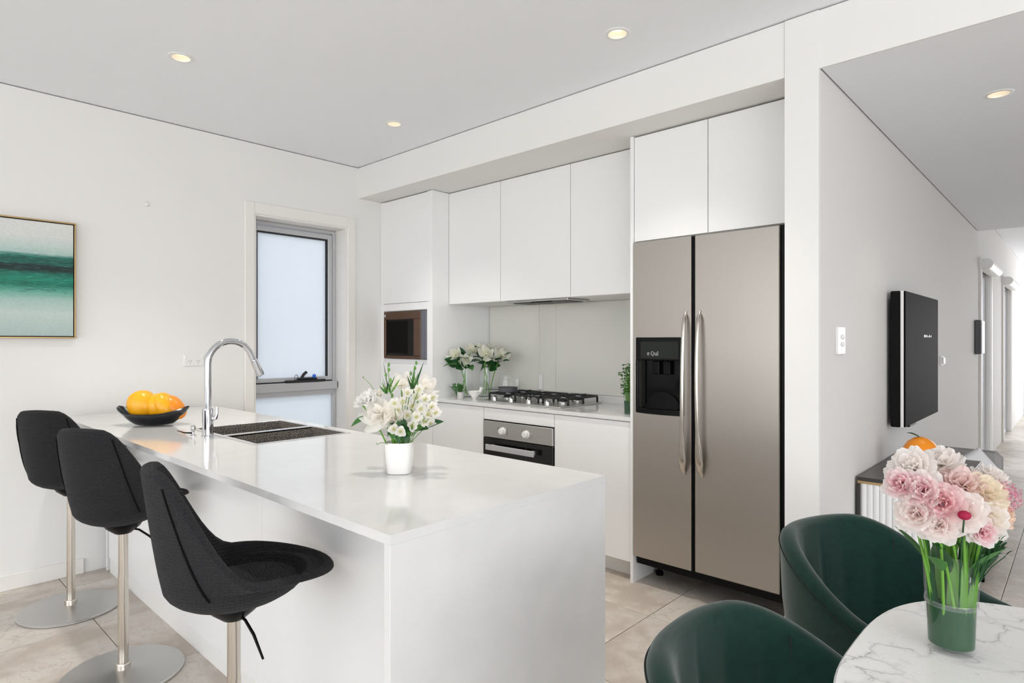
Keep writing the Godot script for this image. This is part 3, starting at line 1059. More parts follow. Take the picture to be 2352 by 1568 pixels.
func island() -> void:
	var x0 := -4.16
	var x1 := -1.097
	var z0 := -1.605
	var z1 := -0.79
	var t := thing("island_worktop", "white stone island top with waterfall end and double sink cut-out", "worktop", V(-2.6, 0, -1.2))
	var o := t.position
	var top := CSGBox3D.new()
	top.name = "slab"
	top.size = V(x1 - x0, 0.022, z1 - z0)
	top.position = V((x0 + x1) / 2, WT - 0.011, (z0 + z1) / 2) - o
	top.material = M.stone
	var cut := CSGBox3D.new()
	cut.name = "sink_opening"
	cut.operation = CSGShape3D.OPERATION_SUBTRACTION
	cut.size = V(0.66, 0.1, 0.43)
	cut.position = V(-2.79, WT, -1.325) - o - top.position
	cut.material = M.stone
	top.add_child(cut)
	t.add_child(top)
	part("waterfall_end", MB.new().bx(V(x1 - 0.022, 0, z0) - o, V(x1, WT - 0.0222, z1) - o, 0.0008), M.stone, t, 0.0)

	var b := thing("island_cabinet", "white panelled island base under the stone top", "cabinet", V(-2.6, 0, -1.3))
	var q := b.position
	var zb := -1.0
	var bd := MB.new()
	bd.bx(V(x0 + 0.06, 0.06, zb - 0.018) - q, V(x1 - 0.023, 0.884, zb - 0.03) - q)
	bd.bx(V(x0 + 0.06, 0.1, z0 + 0.04) - q, V(x1 - 0.023, 0.884, z0 + 0.02) - q)
	bd.bx(V(x0 + 0.06, 0.06, z0 + 0.04) - q, V(x0 + 0.08, 0.884, zb - 0.03) - q)
	bd.bx(V(x0 + 0.06, 0.06, z0 + 0.04) - q, V(x1 - 0.023, 0.08, zb - 0.03) - q)
	part("body", bd, M.carcass, b, 0.0)
	# back panels on the stools' side, three with hairline joints, on a plinth
	var cuts := [x0 + 0.06, -3.20, -2.16, x1 - 0.0235]
	for i in 3:
		part("back_panel", MB.new().bx(V(cuts[i] + 0.001, 0.085, zb - 0.018) - q, V(cuts[i + 1] - 0.001, 0.8845, zb) - q, 0.001), M.cabinet, b, 0.0)
	part("plinth", MB.new().bx(V(x0 + 0.06, 0, zb - 0.028) - q, V(x1 - 0.0235, 0.082, zb - 0.006) - q), M.carcass, b, 0.0)
	for i in 5:
		var xa := lerpf(x0 + 0.062, x1 - 0.024, i / 5.0)
		var xb := lerpf(x0 + 0.062, x1 - 0.024, (i + 1) / 5.0)
		part("door", MB.new().bx(V(xa + 0.001, 0.104, z0 + 0.002) - q, V(xb - 0.001, 0.88, z0 + 0.02) - q, 0.001), M.cabinet, b, 0.0)
	# left end leg panel
	part("leg_panel", MB.new().bx(V(x0, 0, z0) - q, V(x0 + 0.022, 0.8845, zb) - q, 0.001), M.cabinet, b, 0.0)
	var so := thing("island_outlet", "grey metal outlet plate under the far end of the island overhang", "outlet", V(-3.86, 0.80, zb + 0.001))
	part("plate", MB.new().bx(V(-0.09, -0.045, 0), V(0.09, 0.045, 0.008), 0.003), M.alu, so, 0.0)
	part("socket", MB.new().bx(V(-0.07, -0.03, 0.008), V(-0.01, 0.03, 0.011), 0.002), M.white_plastic, so, 0.0)
	part("socket", MB.new().bx(V(0.01, -0.03, 0.008), V(0.07, 0.03, 0.011), 0.002), M.white_plastic, so, 0.0)

	# sink: a thin steel rim, two bowls with speckled walls
	var sn := thing("kitchen_sink", "double-bowl steel sink with dark speckled bowls set into the island", "sink", V(-2.79, WT, -1.325))
	var hx := 0.338
	var hz := 0.225
	var dv := 0.016
	var r := MB.new()
	r.bx(V(-hx, 0.0, hz - 0.022), V(hx, 0.003, hz), 0.001).bx(V(-hx, 0.0, -hz), V(hx, 0.003, -hz + 0.016), 0.001)
	r.bx(V(-hx, 0.0, -hz + 0.016), V(-hx + 0.016, 0.003, hz - 0.022), 0.001).bx(V(hx - 0.016, 0.0, -hz + 0.016), V(hx, 0.003, hz - 0.022), 0.001)
	r.bx(V(-dv, -0.006, -hz + 0.016), V(dv, 0.003, hz - 0.022), 0.001)
	part("rim", r, M.rim_steel, sn, 0.0)
	for s in [-1, 1]:
		var ax: float = dv if s > 0 else -hx + 0.016
		var bx: float = hx - 0.016 if s > 0 else -dv
		var za := -hz + 0.016
		var zc := hz - 0.022
		var w := MB.new()
		var dep := -0.17
		w.bx(V(ax, dep, za - 0.002), V(bx, 0.0, za)).bx(V(ax, dep, zc), V(bx, 0.0, zc + 0.002))
		w.bx(V(ax - 0.002, dep, za), V(ax, 0.0, zc)).bx(V(bx, dep, za), V(bx + 0.002, 0.0, zc))
		w.bx(V(ax, dep - 0.002, za), V(bx, dep, zc))
		var bo := part("bowl", w, M.sink_speckle, sn, 0.0)
		part("drain", MB.new().lathe([Vector2(0, 0.001), Vector2(0.03, 0.001), Vector2(0.042, 0.003), Vector2(0.045, 0), Vector2(0, 0)], 24, V((ax + bx) / 2, dep, 0)), M.chrome, bo)
		for xs in [ax, bx - 0.003]:
			part("corner_seam", MB.new().bx(V(xs, dep, za), V(xs + 0.003, -0.001, za + 0.003)), M.steel, bo, 0.0)

	# gooseneck tap
	var tp := thing("tap", "tall chrome gooseneck tap standing behind the sink", "tap", V(-2.835, WT, -1.068))
	part("base", MB.new().lathe([Vector2(0, 0), Vector2(0.027, 0), Vector2(0.027, 0.004), Vector2(0.0225, 0.006), Vector2(0.0225, 0.118), Vector2(0.020, 0.123), Vector2(0, 0.123)], 32), M.chrome, tp)
	var path := [V(0, 0.12, 0), V(0, 0.2, 0), V(0, 0.28, 0), V(0, 0.32, 0)]
	for k in range(1, 15):
		var a := deg_to_rad(160.0 * k / 14.0)
		path.append(V(0, 0.32 + 0.1 * sin(a), -0.1 + 0.1 * cos(a)))
	var dir: Vector3 = (path[-1] - path[-2]).normalized()
	var p0: Vector3 = path[-1]
	path.append(p0 + dir * 0.02)
	part("spout", MB.new().tube(path, 0.0145, 20), M.chrome, tp, 50.0)
	part("spray_head", MB.new().tube([p0 + dir * 0.021, p0 + dir * 0.025, p0 + dir * 0.10, p0 + dir * 0.104], [0.0145, 0.0165, 0.0175, 0.0155], 20), M.chrome, tp, 50.0)
	part("lever", MB.new().tube([V(0.022, 0.08, 0.0), V(0.034, 0.082, -0.004), V(0.040, 0.100, -0.006), V(0.041, 0.13, -0.006)], [0.012, 0.010, 0.006, 0.005], 12).turned(Transform3D(Basis(Vector3.UP, deg_to_rad(35)), Vector3.ZERO)), M.chrome, tp)
	# filter tap knob beside it with its little lever
	var ft := thing("deck_button", "small round metal sink control lying beside the tap base", "button", V(-2.90, WT, -1.03))
	part("button", MB.new().ball(V(0, 0.033, 0), V(0.011, 0.016, 0.011)), M.steel, ft)
	part("stem", MB.new().lathe([Vector2(0, 0), Vector2(0.012, 0), Vector2(0.012, 0.004), Vector2(0.005, 0.006), Vector2(0.005, 0.024), Vector2(0, 0.024)], 16), M.chrome, ft)
	part("lever", MB.new().tube([V(-0.005, 0.012, 0.004), V(-0.05, 0.010, 0.02), V(-0.10, 0.016, 0.032)], [0.004, 0.003, 0.0015], 8), M.black_plastic, ft)


func stool_shell() -> MB:
	var nu := 56
	var grid := []
	var T := 0.032
	var y0 := 0.60
	for i in nu:
		var th := TAU * i / nu
		var s := sin(th)
		var c := cos(th)
		var ab := absf(wrapf(th, -PI, PI))
		var h := lerpf(0.985, 0.70, smoothstep(deg_to_rad(22), deg_to_rad(98), ab)) - 0.03 * smoothstep(deg_to_rad(100), PI, ab)
		h += 0.008 * cos(th * 2.0) * smoothstep(0.8, 0.0, ab)
		var zr := 0.222 if c > 0 else 0.27
		var R1 := 1.0 / sqrt(pow(s / 0.205, 2.0) + pow(c / zr, 2.0))
		var R0 := 1.0 / sqrt(pow(s / 0.165, 2.0) + pow(c / (0.175 if c > 0 else 0.195), 2.0))
		var col := []
		for k in 9:
			var a := PI / 2 * k / 8.0
			col.append(Vector2(R0 * sin(a), y0 + 0.085 * (1.0 - cos(a))))
		for k in range(1, 10):
			var u := k / 9.0
			col.append(Vector2(lerpf(R0, R1, pow(u, 0.85)), lerpf(y0 + 0.085, h, u)))
		for k in range(1, 7):
			var a := PI * k / 7.0
			col.append(Vector2(R1 - T / 2 + T / 2 * cos(a), h + T / 2 * sin(a)))
		var ys := 0.655
		for k in 8:
			var u := k / 7.0
			col.append(Vector2(lerpf(R1 - T, R0 - T * 0.6, pow(u, 1.2)), lerpf(h, ys, u)))
		for k in range(1, 6):
			var u := 1.0 - k / 5.0
			col.append(Vector2((R0 - T * 0.6) * u, ys - 0.012 * (1.0 - u * u)))
		var ring := []
		for v in col:
			ring.append(V(s * v.x, v.y, c * v.x))
		grid.append(ring)
	var m := MB.new()
	var n: int = grid[0].size()
	for i in nu:
		var g0: Array = grid[i]
		var g1: Array = grid[(i + 1) % nu]
		for k in n - 1:
			m.tri(g0[k], g1[k], g1[k + 1])
			m.tri(g0[k], g1[k + 1], g0[k + 1])
	m.orient(0)
	return m


func stools() -> void:
	var label := "black woven tub bar stool on a steel disc base"
	var t := thing("bar_stool", "black bar stool nearest the waterfall end, in profile", "bar stool", V(-1.715, 0, -0.715), 0.0, "black bar stools along the island")
	part("seat_shell", stool_shell(), M.black_cloth, t, 50.0)
	# seams that run up the outside of the back and round the rim
	for s in [-1, 1]:
		var path := []
		for k in 12:
			var u := k / 11.0
			var th: float = deg_to_rad(lerpf(62, 34, u)) * s
			var c := cos(th)
			var sn := sin(th)
			var R1 := 1.0 / sqrt(pow(sn / 0.205, 2.0) + pow(c / 0.222, 2.0))
			var R0 := 1.0 / sqrt(pow(sn / 0.165, 2.0) + pow(c / 0.175, 2.0))
			var h := lerpf(0.985, 0.70, smoothstep(deg_to_rad(22), deg_to_rad(98), absf(th)))
			var r := lerpf(R0, R1, pow(u, 0.85)) + 0.0005
			path.append(V(sn * r, lerpf(0.677, h, u), c * r))
		part("seam", MB.new().tube(path, 0.0028, 6), M.seam, t)
	part("cushion", MB.new().ball(V(0, 0.655, -0.02), V(0.135, 0.024, 0.15), Basis(), 28, 10, 0.8), M.black_cloth, t, 50.0)
	part("mount", MB.new().lathe([Vector2(0, 0.565), Vector2(0.03, 0.565), Vector2(0.06, 0.590), Vector2(0.07, 0.606), Vector2(0, 0.606)], 28), M.black_plastic, t)
	part("pole", MB.new().lathe([Vector2(0, 0.03), Vector2(0.0185, 0.03), Vector2(0.0185, 0.40), Vector2(0.0175, 0.405), Vector2(0.0175, 0.566), Vector2(0, 0.566)], 24), M.pole_steel, t)
	part("collar", MB.new().lathe([Vector2(0.0185, 0.022), Vector2(0.027, 0.022), Vector2(0.027, 0.045), Vector2(0.024, 0.05), Vector2(0.0186, 0.05)], 24), M.pole_steel, t)
	part("base", MB.new().lathe([Vector2(0, 0.001), Vector2(0.214, 0.001), Vector2(0.217, 0.004), Vector2(0.217, 0.010), Vector2(0.213, 0.014), Vector2(0.08, 0.02), Vector2(0.03, 0.026), Vector2(0, 0.026)], 64), M.steel, t, 25.0)
	part("lever", MB.new().tube([V(0.03, 0.580, -0.01), V(0.055, 0.574, -0.02), V(0.09, 0.545, -0.035), V(0.135, 0.495, -0.05)], [0.004, 0.004, 0.0042, 0.003], 10), M.black_plastic, t)
	t.rotation.y = deg_to_rad(-14)
	copy_of(t, V(-2.803, 0, -0.733), deg_to_rad(32), "middle black bar stool of the row, its back to the room")
	copy_of(t, V(-3.677, 0, -0.735), deg_to_rad(40), "farthest black bar stool, beside the left wall")


func hall() -> void:
	# television
	var tv := thing("television", "black wall-mounted television with a silver edge on the hall wall", "television", V(HX, 0, -4.39))
	var o := tv.position
	part("bracket", MB.new().bx(V(HX + 0.001, 1.1, -4.6) - o, V(HX + 0.022, 1.4, -4.2) - o), M.black_plastic, tv, 0.0)
	part("body", MB.new().bx(V(HX + 0.02, 0.857, -4.905) - o, V(HX + 0.068, 1.603, -3.89) - o, 0.006), M.black_plastic, tv, 0.0)
	part("silver_edge", MB.new().bx(V(HX + 0.068, 0.857, -4.905) - o, V(HX + 0.083, 1.603, -3.89) - o, 0.002), M.white_plastic, tv, 0.0)
	part("screen", MB.new().bx(V(HX + 0.083, 0.860, -4.903) - o, V(HX + 0.092, 1.601, -3.893) - o, 0.002), M.screen, tv, 0.0)
	part("sensor", MB.new().bx(V(HX + 0.03, 0.838, -4.28) - o, V(HX + 0.075, 0.857, -4.10) - o, 0.004), M.black_plastic, tv, 0.0)
	var tx := MB.new()
	var zz := -4.42
	for wv in [0.03, 0.012, 0.02, 0.008, 0.006, 0.02, 0.006, 0.012]:
		tx.bx(V(HX + 0.092, 1.352, zz - wv) - o, V(HX + 0.0925, 1.366 if wv > 0.01 else 1.360, zz) - o)
		zz -= wv + 0.018
	var lt := part("lettering", tx, M.alu, tv, 0.0)
	lt.set_meta("kind", "stuff")
	# light switch, sensor plate, intercom
	var sw := thing("light_switch", "white two-button light switch on the hall wall near the pillar", "switch", V(HX, 1.33, -2.995))
	part("plate", MB.new().bx(V(0, -0.062, -0.055), V(0.014, 0.062, 0.055), 0.003), M.white_plastic, sw, 0.0)
	for k in 2:
		part("button", MB.new().ball(V(0.015, 0.016 - 0.032 * k, -0.01), V(0.008, 0.011, 0.011)), M.white_plastic, sw)
	var sp := thing("wall_sensor", "small white sensor box on the hall wall beyond the television", "sensor", V(HX, 1.18, -5.66))
	part("plate", MB.new().bx(V(0, -0.035, -0.05), V(0.012, 0.035, 0.05), 0.003), M.white_plastic, sp, 0.0)
	part("cover", MB.new().bx(V(0.012, -0.028, -0.04), V(0.024, 0.028, 0.04), 0.005), M.white_plastic, sp, 0.0)
	var ic := thing("intercom", "dark grey intercom box with pale front before the first hall window", "intercom", V(HX, 1.37, -7.72))
	part("body", MB.new().bx(V(0, -0.17, -0.12), V(0.05, 0.17, 0.12), 0.008), M.slate, ic, 0.0)
	part("front", MB.new().bx(V(0.05, -0.165, -0.115), V(0.062, 0.165, 0.115), 0.004), M.alu, ic, 0.0)
	# two tall windows with roller blind boxes
	for i in 2:
		var za: float = [-8.05, -10.45][i]
		var zb: float = [-8.95, -11.6][i]
		var w := thing("window_%d" % (i + 2), ["nearer tall hall window with a rolled white blind", "farther tall hall window with a rolled white blind"][i], "window")
		w.set_meta("kind", "structure")
		w.remove_meta("category")
		var ar := MB.new()
		ar.bx(V(HX, 0, za), V(HX + 0.022, 2.2, za + 0.08), 0.003).bx(V(HX, 0, zb - 0.08), V(HX + 0.022, 2.2, zb), 0.003).bx(V(HX, 2.12, zb), V(HX + 0.022, 2.2, za), 0.003)
		part("architrave", ar, M.trim, w, 0.0)
		var fr := MB.new()
		for z in [[za, za - 0.05], [zb + 0.05, zb], [(za + zb) / 2 + 0.02, (za + zb) / 2 - 0.02]]:
			fr.bx(V(HX - 0.09, 0.05, z[1]), V(HX - 0.04, 2.07, z[0]), 0.003)
		fr.bx(V(HX - 0.09, 2.07, zb), V(HX - 0.04, 2.12, za)).bx(V(HX - 0.09, 0, zb), V(HX - 0.04, 0.05, za))
		part("frame", fr, M.alu, w, 0.0)
		part("pane", MB.new().bx(V(HX - 0.069, 0.05, zb + 0.03), V(HX - 0.063, 2.07, za - 0.03)), M.clear_glass, w, 0.0)
		var bp := []
		for k in 2:
			bp.append(V(HX + 0.062, 2.13, [za + 0.06, zb - 0.06][k]))
		part("blind_box", MB.new().tube(bp, 0.055, 24).bx(V(HX + 0.0, 2.075, zb - 0.052), V(HX + 0.062, 2.185, za + 0.052), 0.004), M.white_plastic, w, 40.0)
	# sideboard under the television
	var sb := thing("sideboard", "white fluted sideboard with a dark top and gold edge under the television", "sideboard", V(HX + 0.21, 0, -3.25))
	var q := sb.position
	var x0 := HX + 0.012
	var x1 := HX + 0.40
	var z0 := -4.12
	var z1 := -3.25
	part("body", MB.new().bx(V(x0 + 0.012, 0.06, z0 + 0.012) - q, V(x1 - 0.012, 0.655, z1 - 0.012) - q), M.carcass, sb, 0.0)
	part("top", MB.new().bx(V(x0, 0.667, z0) - q, V(x1, 0.685, z1) - q, 0.002), M.dark_lacquer, sb, 0.0)
	part("gold_edge", MB.new().bx(V(x0 + 0.002, 0.655, z0 + 0.002) - q, V(x1 - 0.002, 0.667, z1 - 0.002) - q), M.gold, sb, 0.0)
	part("corner_post", MB.new().bx(V(x0, 0, z1 - 0.012) - q, V(x0 + 0.012, 0.655, z1) - q), M.dark_lacquer, sb, 0.0)
	part("corner_post", MB.new().bx(V(x1 - 0.012, 0, z1 - 0.012) - q, V(x1, 0.655, z1) - q), M.dark_lacquer, sb, 0.0)
	part("plinth", MB.new().bx(V(x0 + 0.03, 0, z0 + 0.03) - q, V(x1 - 0.03, 0.06, z1 - 0.03) - q), M.gold, sb, 0.0)
	var nfl := 14
	for k in nfl:
		var xa := lerpf(x0 + 0.014, x1 - 0.014, k / float(nfl))
		var xb := lerpf(x0 + 0.014, x1 - 0.014, (k + 1) / float(nfl))
		part("flute", MB.new().tube([V((xa + xb) / 2, 0.06, z1 - 0.012) - q, V((xa + xb) / 2, 0.654, z1 - 0.012) - q], Vector2((xb - xa) * 0.48, 0.008), 12, true, V(1, 0, 0)), M.cabinet, sb)
	for k in 3:
		var za := lerpf(z1 - 0.014, z0 + 0.014, k / 3.0)
		var zb2 := lerpf(z1 - 0.014, z0 + 0.014, (k + 1) / 3.0)
		part("door", MB.new().bx(V(x1 - 0.012, 0.062, zb2 + 0.002) - q, V(x1 + 0.004, 0.653, za - 0.002) - q, 0.002), M.cabinet, sb, 0.0)
	# orange gourd
	var g := thing("orange_gourd", "orange pear-shaped fruit with a green leaf on the sideboard", "fruit", V(-0.595, 0.685, -3.62))
	part("body", MB.new().lathe([Vector2(0, 0), Vector2(0.035, 0.002), Vector2(0.068, 0.03), Vector2(0.08, 0.07), Vector2(0.076, 0.11), Vector2(0.056, 0.142), Vector2(0.028, 0.162), Vector2(0, 0.168)], 32), M.fruit_deep, g, 60.0)
	leaf_part(g, V(-0.005, 0.163, 0), V(-0.7, 0.5, 0.3), 0.07, 0.018, "dark_leaf")
	# sofa against the hall wall
	var so := thing("sofa", "grey upholstered sofa against the hall wall behind the sideboard", "sofa", V(HX + 0.22, 0, -4.6))
	var s := so.position
	part("back", MB.new().bx(V(HX + 0.014, 0.1, -4.84) - s, V(HX + 0.22, 0.625, -4.2) - s, 0.03), M.pale_cloth, so, 0.0)
	part("arm", MB.new().bx(V(HX + 0.014, 0.06, -5.02) - s, V(HX + 0.425, 0.625, -4.845) - s, 0.035), M.grey_cloth, so, 0.0)
	part("seat", MB.new().bx(V(HX + 0.222, 0.12, -4.84) - s, V(HX + 0.42, 0.36, -4.2) - s, 0.03), M.grey_cloth, so, 0.0)
	for z in [-4.26, -4.98]:
		part("foot", MB.new().bx(V(HX + 0.36, 0, z - 0.02) - s, V(HX + 0.40, 0.13, z + 0.02) - s, 0.002), M.black_plastic, so, 0.0)
	var cu := MB.new()
	var side := 0.12
	var fr2 := []
	for i in 17:
		var ring := []
		var u := -1.0 + i / 8.0
		for k in 24:
			var a := TAU * k / 24.0
			var w := maxf(absf(cos(a)), absf(sin(a)))
			var e := Vector2(cos(a), sin(a)) / w
			var rr := sqrt(maxf(0.0, 1.0 - u * u))
			ring.append(V(e.x * side * pow(rr, 0.35), e.y * side * pow(rr, 0.35), 0.05 * signf(u) * pow(absf(u), 1.0) * (1.0 - 0.25 * rr)))
		fr2.append(ring)
	cu.rings(fr2)
	var pc := part("cushion", cu.turned(Transform3D(Basis(Vector3.UP, deg_to_rad(12)) * Basis(Vector3.RIGHT, deg_to_rad(-8)) * Basis(Vector3.BACK, deg_to_rad(38)), V(0, 0.148, 0))), M.white_cloth, self, 60.0)
	pc.position = V(HX + 0.31, 0.362, -4.70)
	tag(pc, "white square cushion standing on its corner against the grey sofa arm", "cushion")


func leaf_part(parent: Node3D, at: Vector3, dir: Vector3, length: float, width: float, m: String, droop := 0.25, called := "leaf") -> void:
	part(called, leaf_shape(at, dir, length, width, droop), M[m], parent, 80.0)


func leaf_shape(at: Vector3, dir: Vector3, length: float, width: float, droop := 0.25, roll := 0.0) -> MB:
	var d := dir.normalized()
	var s := d.cross(Vector3.UP)
	if s.length() < 0.05:
		s = Vector3.RIGHT
	s = s.normalized()
	var n := s.cross(d).normalized()
	s = s.rotated(d, roll)
	n = n.rotated(d, roll)
	var f := func(u: float, v: float) -> Vector3:
		var w := width * pow(sin(PI * clampf(pow(u, 0.8), 0.0, 1.0)), 0.9)
		var x := (v - 0.5) * 2.0
		return at + d * length * u + Vector3.DOWN * droop * length * u * u + s * x * w + n * (absf(x) * w * 0.35)
	return MB.new().sheet(f, 8, 4)


func chair(label: String, at: Vector3, turn: float) -> Node3D:
	# velvet tub chair that faces local -z; back at +z
	var t := thing("tub_chair", label, "chair", at, turn)
	var rr := []
	var rim := []
	var rim2 := []
	var span := deg_to_rad(128)
	var n := 110
	var T := 0.05
	for i in n + 1:
		var th := lerpf(-span, span, i / float(n))
		var s := sin(th)
		var c := cos(th)
		var ab := absf(th)
		var h := lerpf(0.772, 0.615, smoothstep(deg_to_rad(30), deg_to_rad(118), ab))
		var R := 1.0 / pow(pow(absf(s) / 0.268, 2.3) + pow(absf(c) / 0.275, 2.3), 1.0 / 2.3)
		var endk := clampf((span - ab) / deg_to_rad(14), 0.0, 1.0)
		var tk := T * (0.45 + 0.55 * sqrt(1.0 - pow(1.0 - endk, 2.0)))
		if ab > span - 0.02:
			h -= 0.012
		var ring := []
		var base := 0.37
		# outside up
		for k in 8:
			var u := k / 7.0
			ring.append(Vector2(R * lerpf(0.80, 1.0, pow(sin(PI / 2 * minf(1.0, u * 1.5)), 0.7)) + 0.012 * u, lerpf(base, h - tk * 0.3, u)))
		for k in range(1, 6):
			var a := PI * k / 6.0
			ring.append(Vector2(R + 0.012 - tk / 2 + tk / 2 * cos(a), h - tk * 0.3 + tk * 0.5 * sin(a)))
		for k in 8:
			var u := 1.0 - k / 7.0
			var pleat := 0.006 * pow(absf(sin(th * 8.0)), 0.6) * smoothstep(1.25, 0.9, ab) * smoothstep(1.0, 0.75, u) * smoothstep(0.0, 0.3, u)
			ring.append(Vector2((R + 0.012 - tk) * lerpf(0.86, 1.0, u) - pleat, lerpf(base + 0.05, h - tk * 0.3, u)))
		var loop := []
		for v in ring:
			loop.append(V(s * v.x, v.y, c * v.x))
		rr.append(loop)
		rim.append(V(s * (R + 0.0135), h - tk * 0.32, c * (R + 0.0135)))
		rim2.append(V(s * (R + 0.010 - tk), h - tk * 0.28, c * (R + 0.010 - tk)))
	part("back_shell", MB.new().rings(rr), M.velvet, t, 50.0)
	part("piping", MB.new().tube(rim, 0.0022, 6), M.velvet_dark, t)
	for sgn in [-1, 1]:
		var th: float = deg_to_rad(58) * sgn
		var R := 1.0 / pow(pow(absf(sin(th)) / 0.268, 2.3) + pow(absf(cos(th)) / 0.275, 2.3), 1.0 / 2.3)
		var path := []
		for k in 10:
			var u := 1.0 - k / 9.0
			var h := lerpf(0.772, 0.615, smoothstep(deg_to_rad(30), deg_to_rad(118), absf(th)))
			var r := (R + 0.012 - T) * lerpf(0.86, 1.0, u) - 0.001
			path.append(V(sin(th) * r, lerpf(0.42, h - T * 0.3, u), cos(th) * r))
		part("seam", MB.new().tube(path, 0.002, 6), M.velvet_dark, t)
	var seat := PackedVector2Array()
	for k in 40:
		var a := TAU * k / 40.0
		var e := Vector2(signf(cos(a)) * pow(absf(cos(a)), 0.8), signf(sin(a)) * pow(absf(sin(a)), 0.8))
		seat.append(Vector2(e.x * 0.205, e.y * 0.215 - 0.015))
	part("seat", MB.new().prism(seat, 0.37, 0.46, 0.018), M.velvet, t, 50.0)
	part("underframe", MB.new().prism(seat, 0.345, 0.37), M.black_plastic, t)
	for sx in [-1, 1]:
		for sz in [-1, 1]:
			part("leg", MB.new().tube([V(sx * 0.15, 0.355, sz * 0.15), V(sx * 0.20, 0.0, sz * 0.20)], [0.014, 0.009], 12), M.black_plastic, t)
	return t


func dining() -> void:
	# table: a soft-cornered marble top on a pedestal
	var tb := thing("dining_table", "white marble dining table with a rounded top on a pedestal", "table", V(0.092, 0, -1.345))
	var poly := PackedVector2Array()
	for k in 96:
		var a := TAU * k / 96.0
		poly.append(Vector2(signf(cos(a)) * pow(absf(cos(a)), 2.0 / 2.9) * 0.424, signf(sin(a)) * pow(absf(sin(a)), 2.0 / 2.9) * 0.428))
	part("top", MB.new().prism(poly, 0.715, 0.74, 0.004), M.marble, tb, 40.0)
	part("pedestal", MB.new().lathe([Vector2(0, 0.012), Vector2(0.09, 0.012), Vector2(0.05, 0.05), Vector2(0.04, 0.2), Vector2(0.04, 0.6), Vector2(0.09, 0.70), Vector2(0.16, 0.7145), Vector2(0, 0.7145)], 32), M.black_plastic, tb)
	part("foot_plate", MB.new().lathe([Vector2(0, 0), Vector2(0.25, 0), Vector2(0.25, 0.008), Vector2(0.24, 0.012), Vector2(0, 0.012)], 48), M.black_plastic, tb)
	chair("dark green velvet tub chair nearest the camera, tucked against the table", V(-0.315, 0, -1.11), deg_to_rad(-90))
	chair("dark green velvet tub chair beside the pillar, behind the table", V(-0.37, 0, -1.94), deg_to_rad(-108))
	# glass vase with water
	var vc := V(-0.186, 0.7402, -1.427)
	var vs := thing("glass_vase", "tall clear glass vase with dark green water on the marble table", "vase", vc)
	part("wall", MB.new().lathe([Vector2(0, 0.0), Vector2(0.037, 0.0), Vector2(0.0405, 0.006), Vector2(0.0425, 0.09), Vector2(0.046, 0.185), Vector2(0.0435, 0.185), Vector2(0.0400, 0.09), Vector2(0.0375, 0.012), Vector2(0, 0.012)], 48), M.clear_glass, vs, 50.0)
	part("water", MB.new().lathe([Vector2(0, 0.0125), Vector2(0.0370, 0.0125), Vector2(0.0396, 0.09), Vector2(0, 0.09)], 40), M.green_water, vs, 40.0)
	part("band", MB.new().lathe([Vector2(0.0426, 0.086), Vector2(0.0436, 0.088), Vector2(0.0436, 0.094), Vector2(0.0428, 0.096)], 48), M.smoke_glass, vs)
	pink_bouquet(vc)


# colours: linear base colours of petals
func lin(c: Color) -> Color:
	return c.srgb_to_linear()


func bloom(r: float, inner: Color, outer: Color, petals := 34, ruffle := 0.2, cup := 0.55) -> MB:
	# a full ruffled flower head round the origin, opening towards +y
	var m := MB.new()
	for k in petals:
		var q := (k + 0.5) / petals
		var th := k * 2.39996
		var tilt := lerpf(0.12, 1.75, pow(q, 0.8)) + rng.randf_range(-0.12, 0.12)
		var ln := r * lerpf(0.72, 1.05, q) * rng.randf_range(0.9, 1.08)
		var wd := r * lerpf(0.28, 0.5, q)
		var ph := rng.randf() * TAU
		var bas := Basis(Vector3.UP, th) * Basis(Vector3.RIGHT, tilt)
		var tint := rng.randf_range(-0.15, 0.15)
		var f := func(u: float, v: float) -> Vector3:
			var x := (v - 0.5) * 2.0
			var w := wd * pow(sin(PI * (0.12 + 0.80 * u)), 0.8)
			var y := ln * u
			var z := -cup * r * 0.5 * u * u * (0.4 + q) + cup * 0.5 * w * x * x
			z += ruffle * r * u * u * 0.35 * sin(ph + x * 5.0 + u * 2.0)
			return bas * Vector3(x * w, y, z)
		var g := func(u: float, v: float) -> Color:
			return lin(inner.lerp(outer, clampf(pow(u, 0.9) * 0.75 + q * 0.3 + tint, 0, 1)))
		m.sheet(f, 4, 4, g)
	return m


func toward(d: Vector3) -> Basis:
	var y := d.normalized()
	var x := y.cross(Vector3(0.21, 0.1, 0.97)).normalized()
	return Basis(x, y, x.cross(y))


func flower(called: String, label: String, category: String, group: String, head: Vector3, dir: Vector3, foot: Vector3, bm: MB, stem_m := "stem", stem_r := 0.0026) -> Node3D:
	var t := thing(called, label, category, foot, 0.0, group)
	part("bloom", MB.new().add(bm, Transform3D(toward(dir), head - foot)), M.petal, t, 70.0, true)
	var c := (head - foot) * 0.55
	c.y = (head - foot).y * 0.6
	c.x *= 0.55
	c.z *= 0.55
	var path := []
	for k in 9:
		var u := k / 8.0
		path.append(Vector3.ZERO.lerp(c, u).lerp(c.lerp(head - foot, u), u))
	part("stem", MB.new().tube(path, stem_r, 8), M[stem_m], t)
	return t


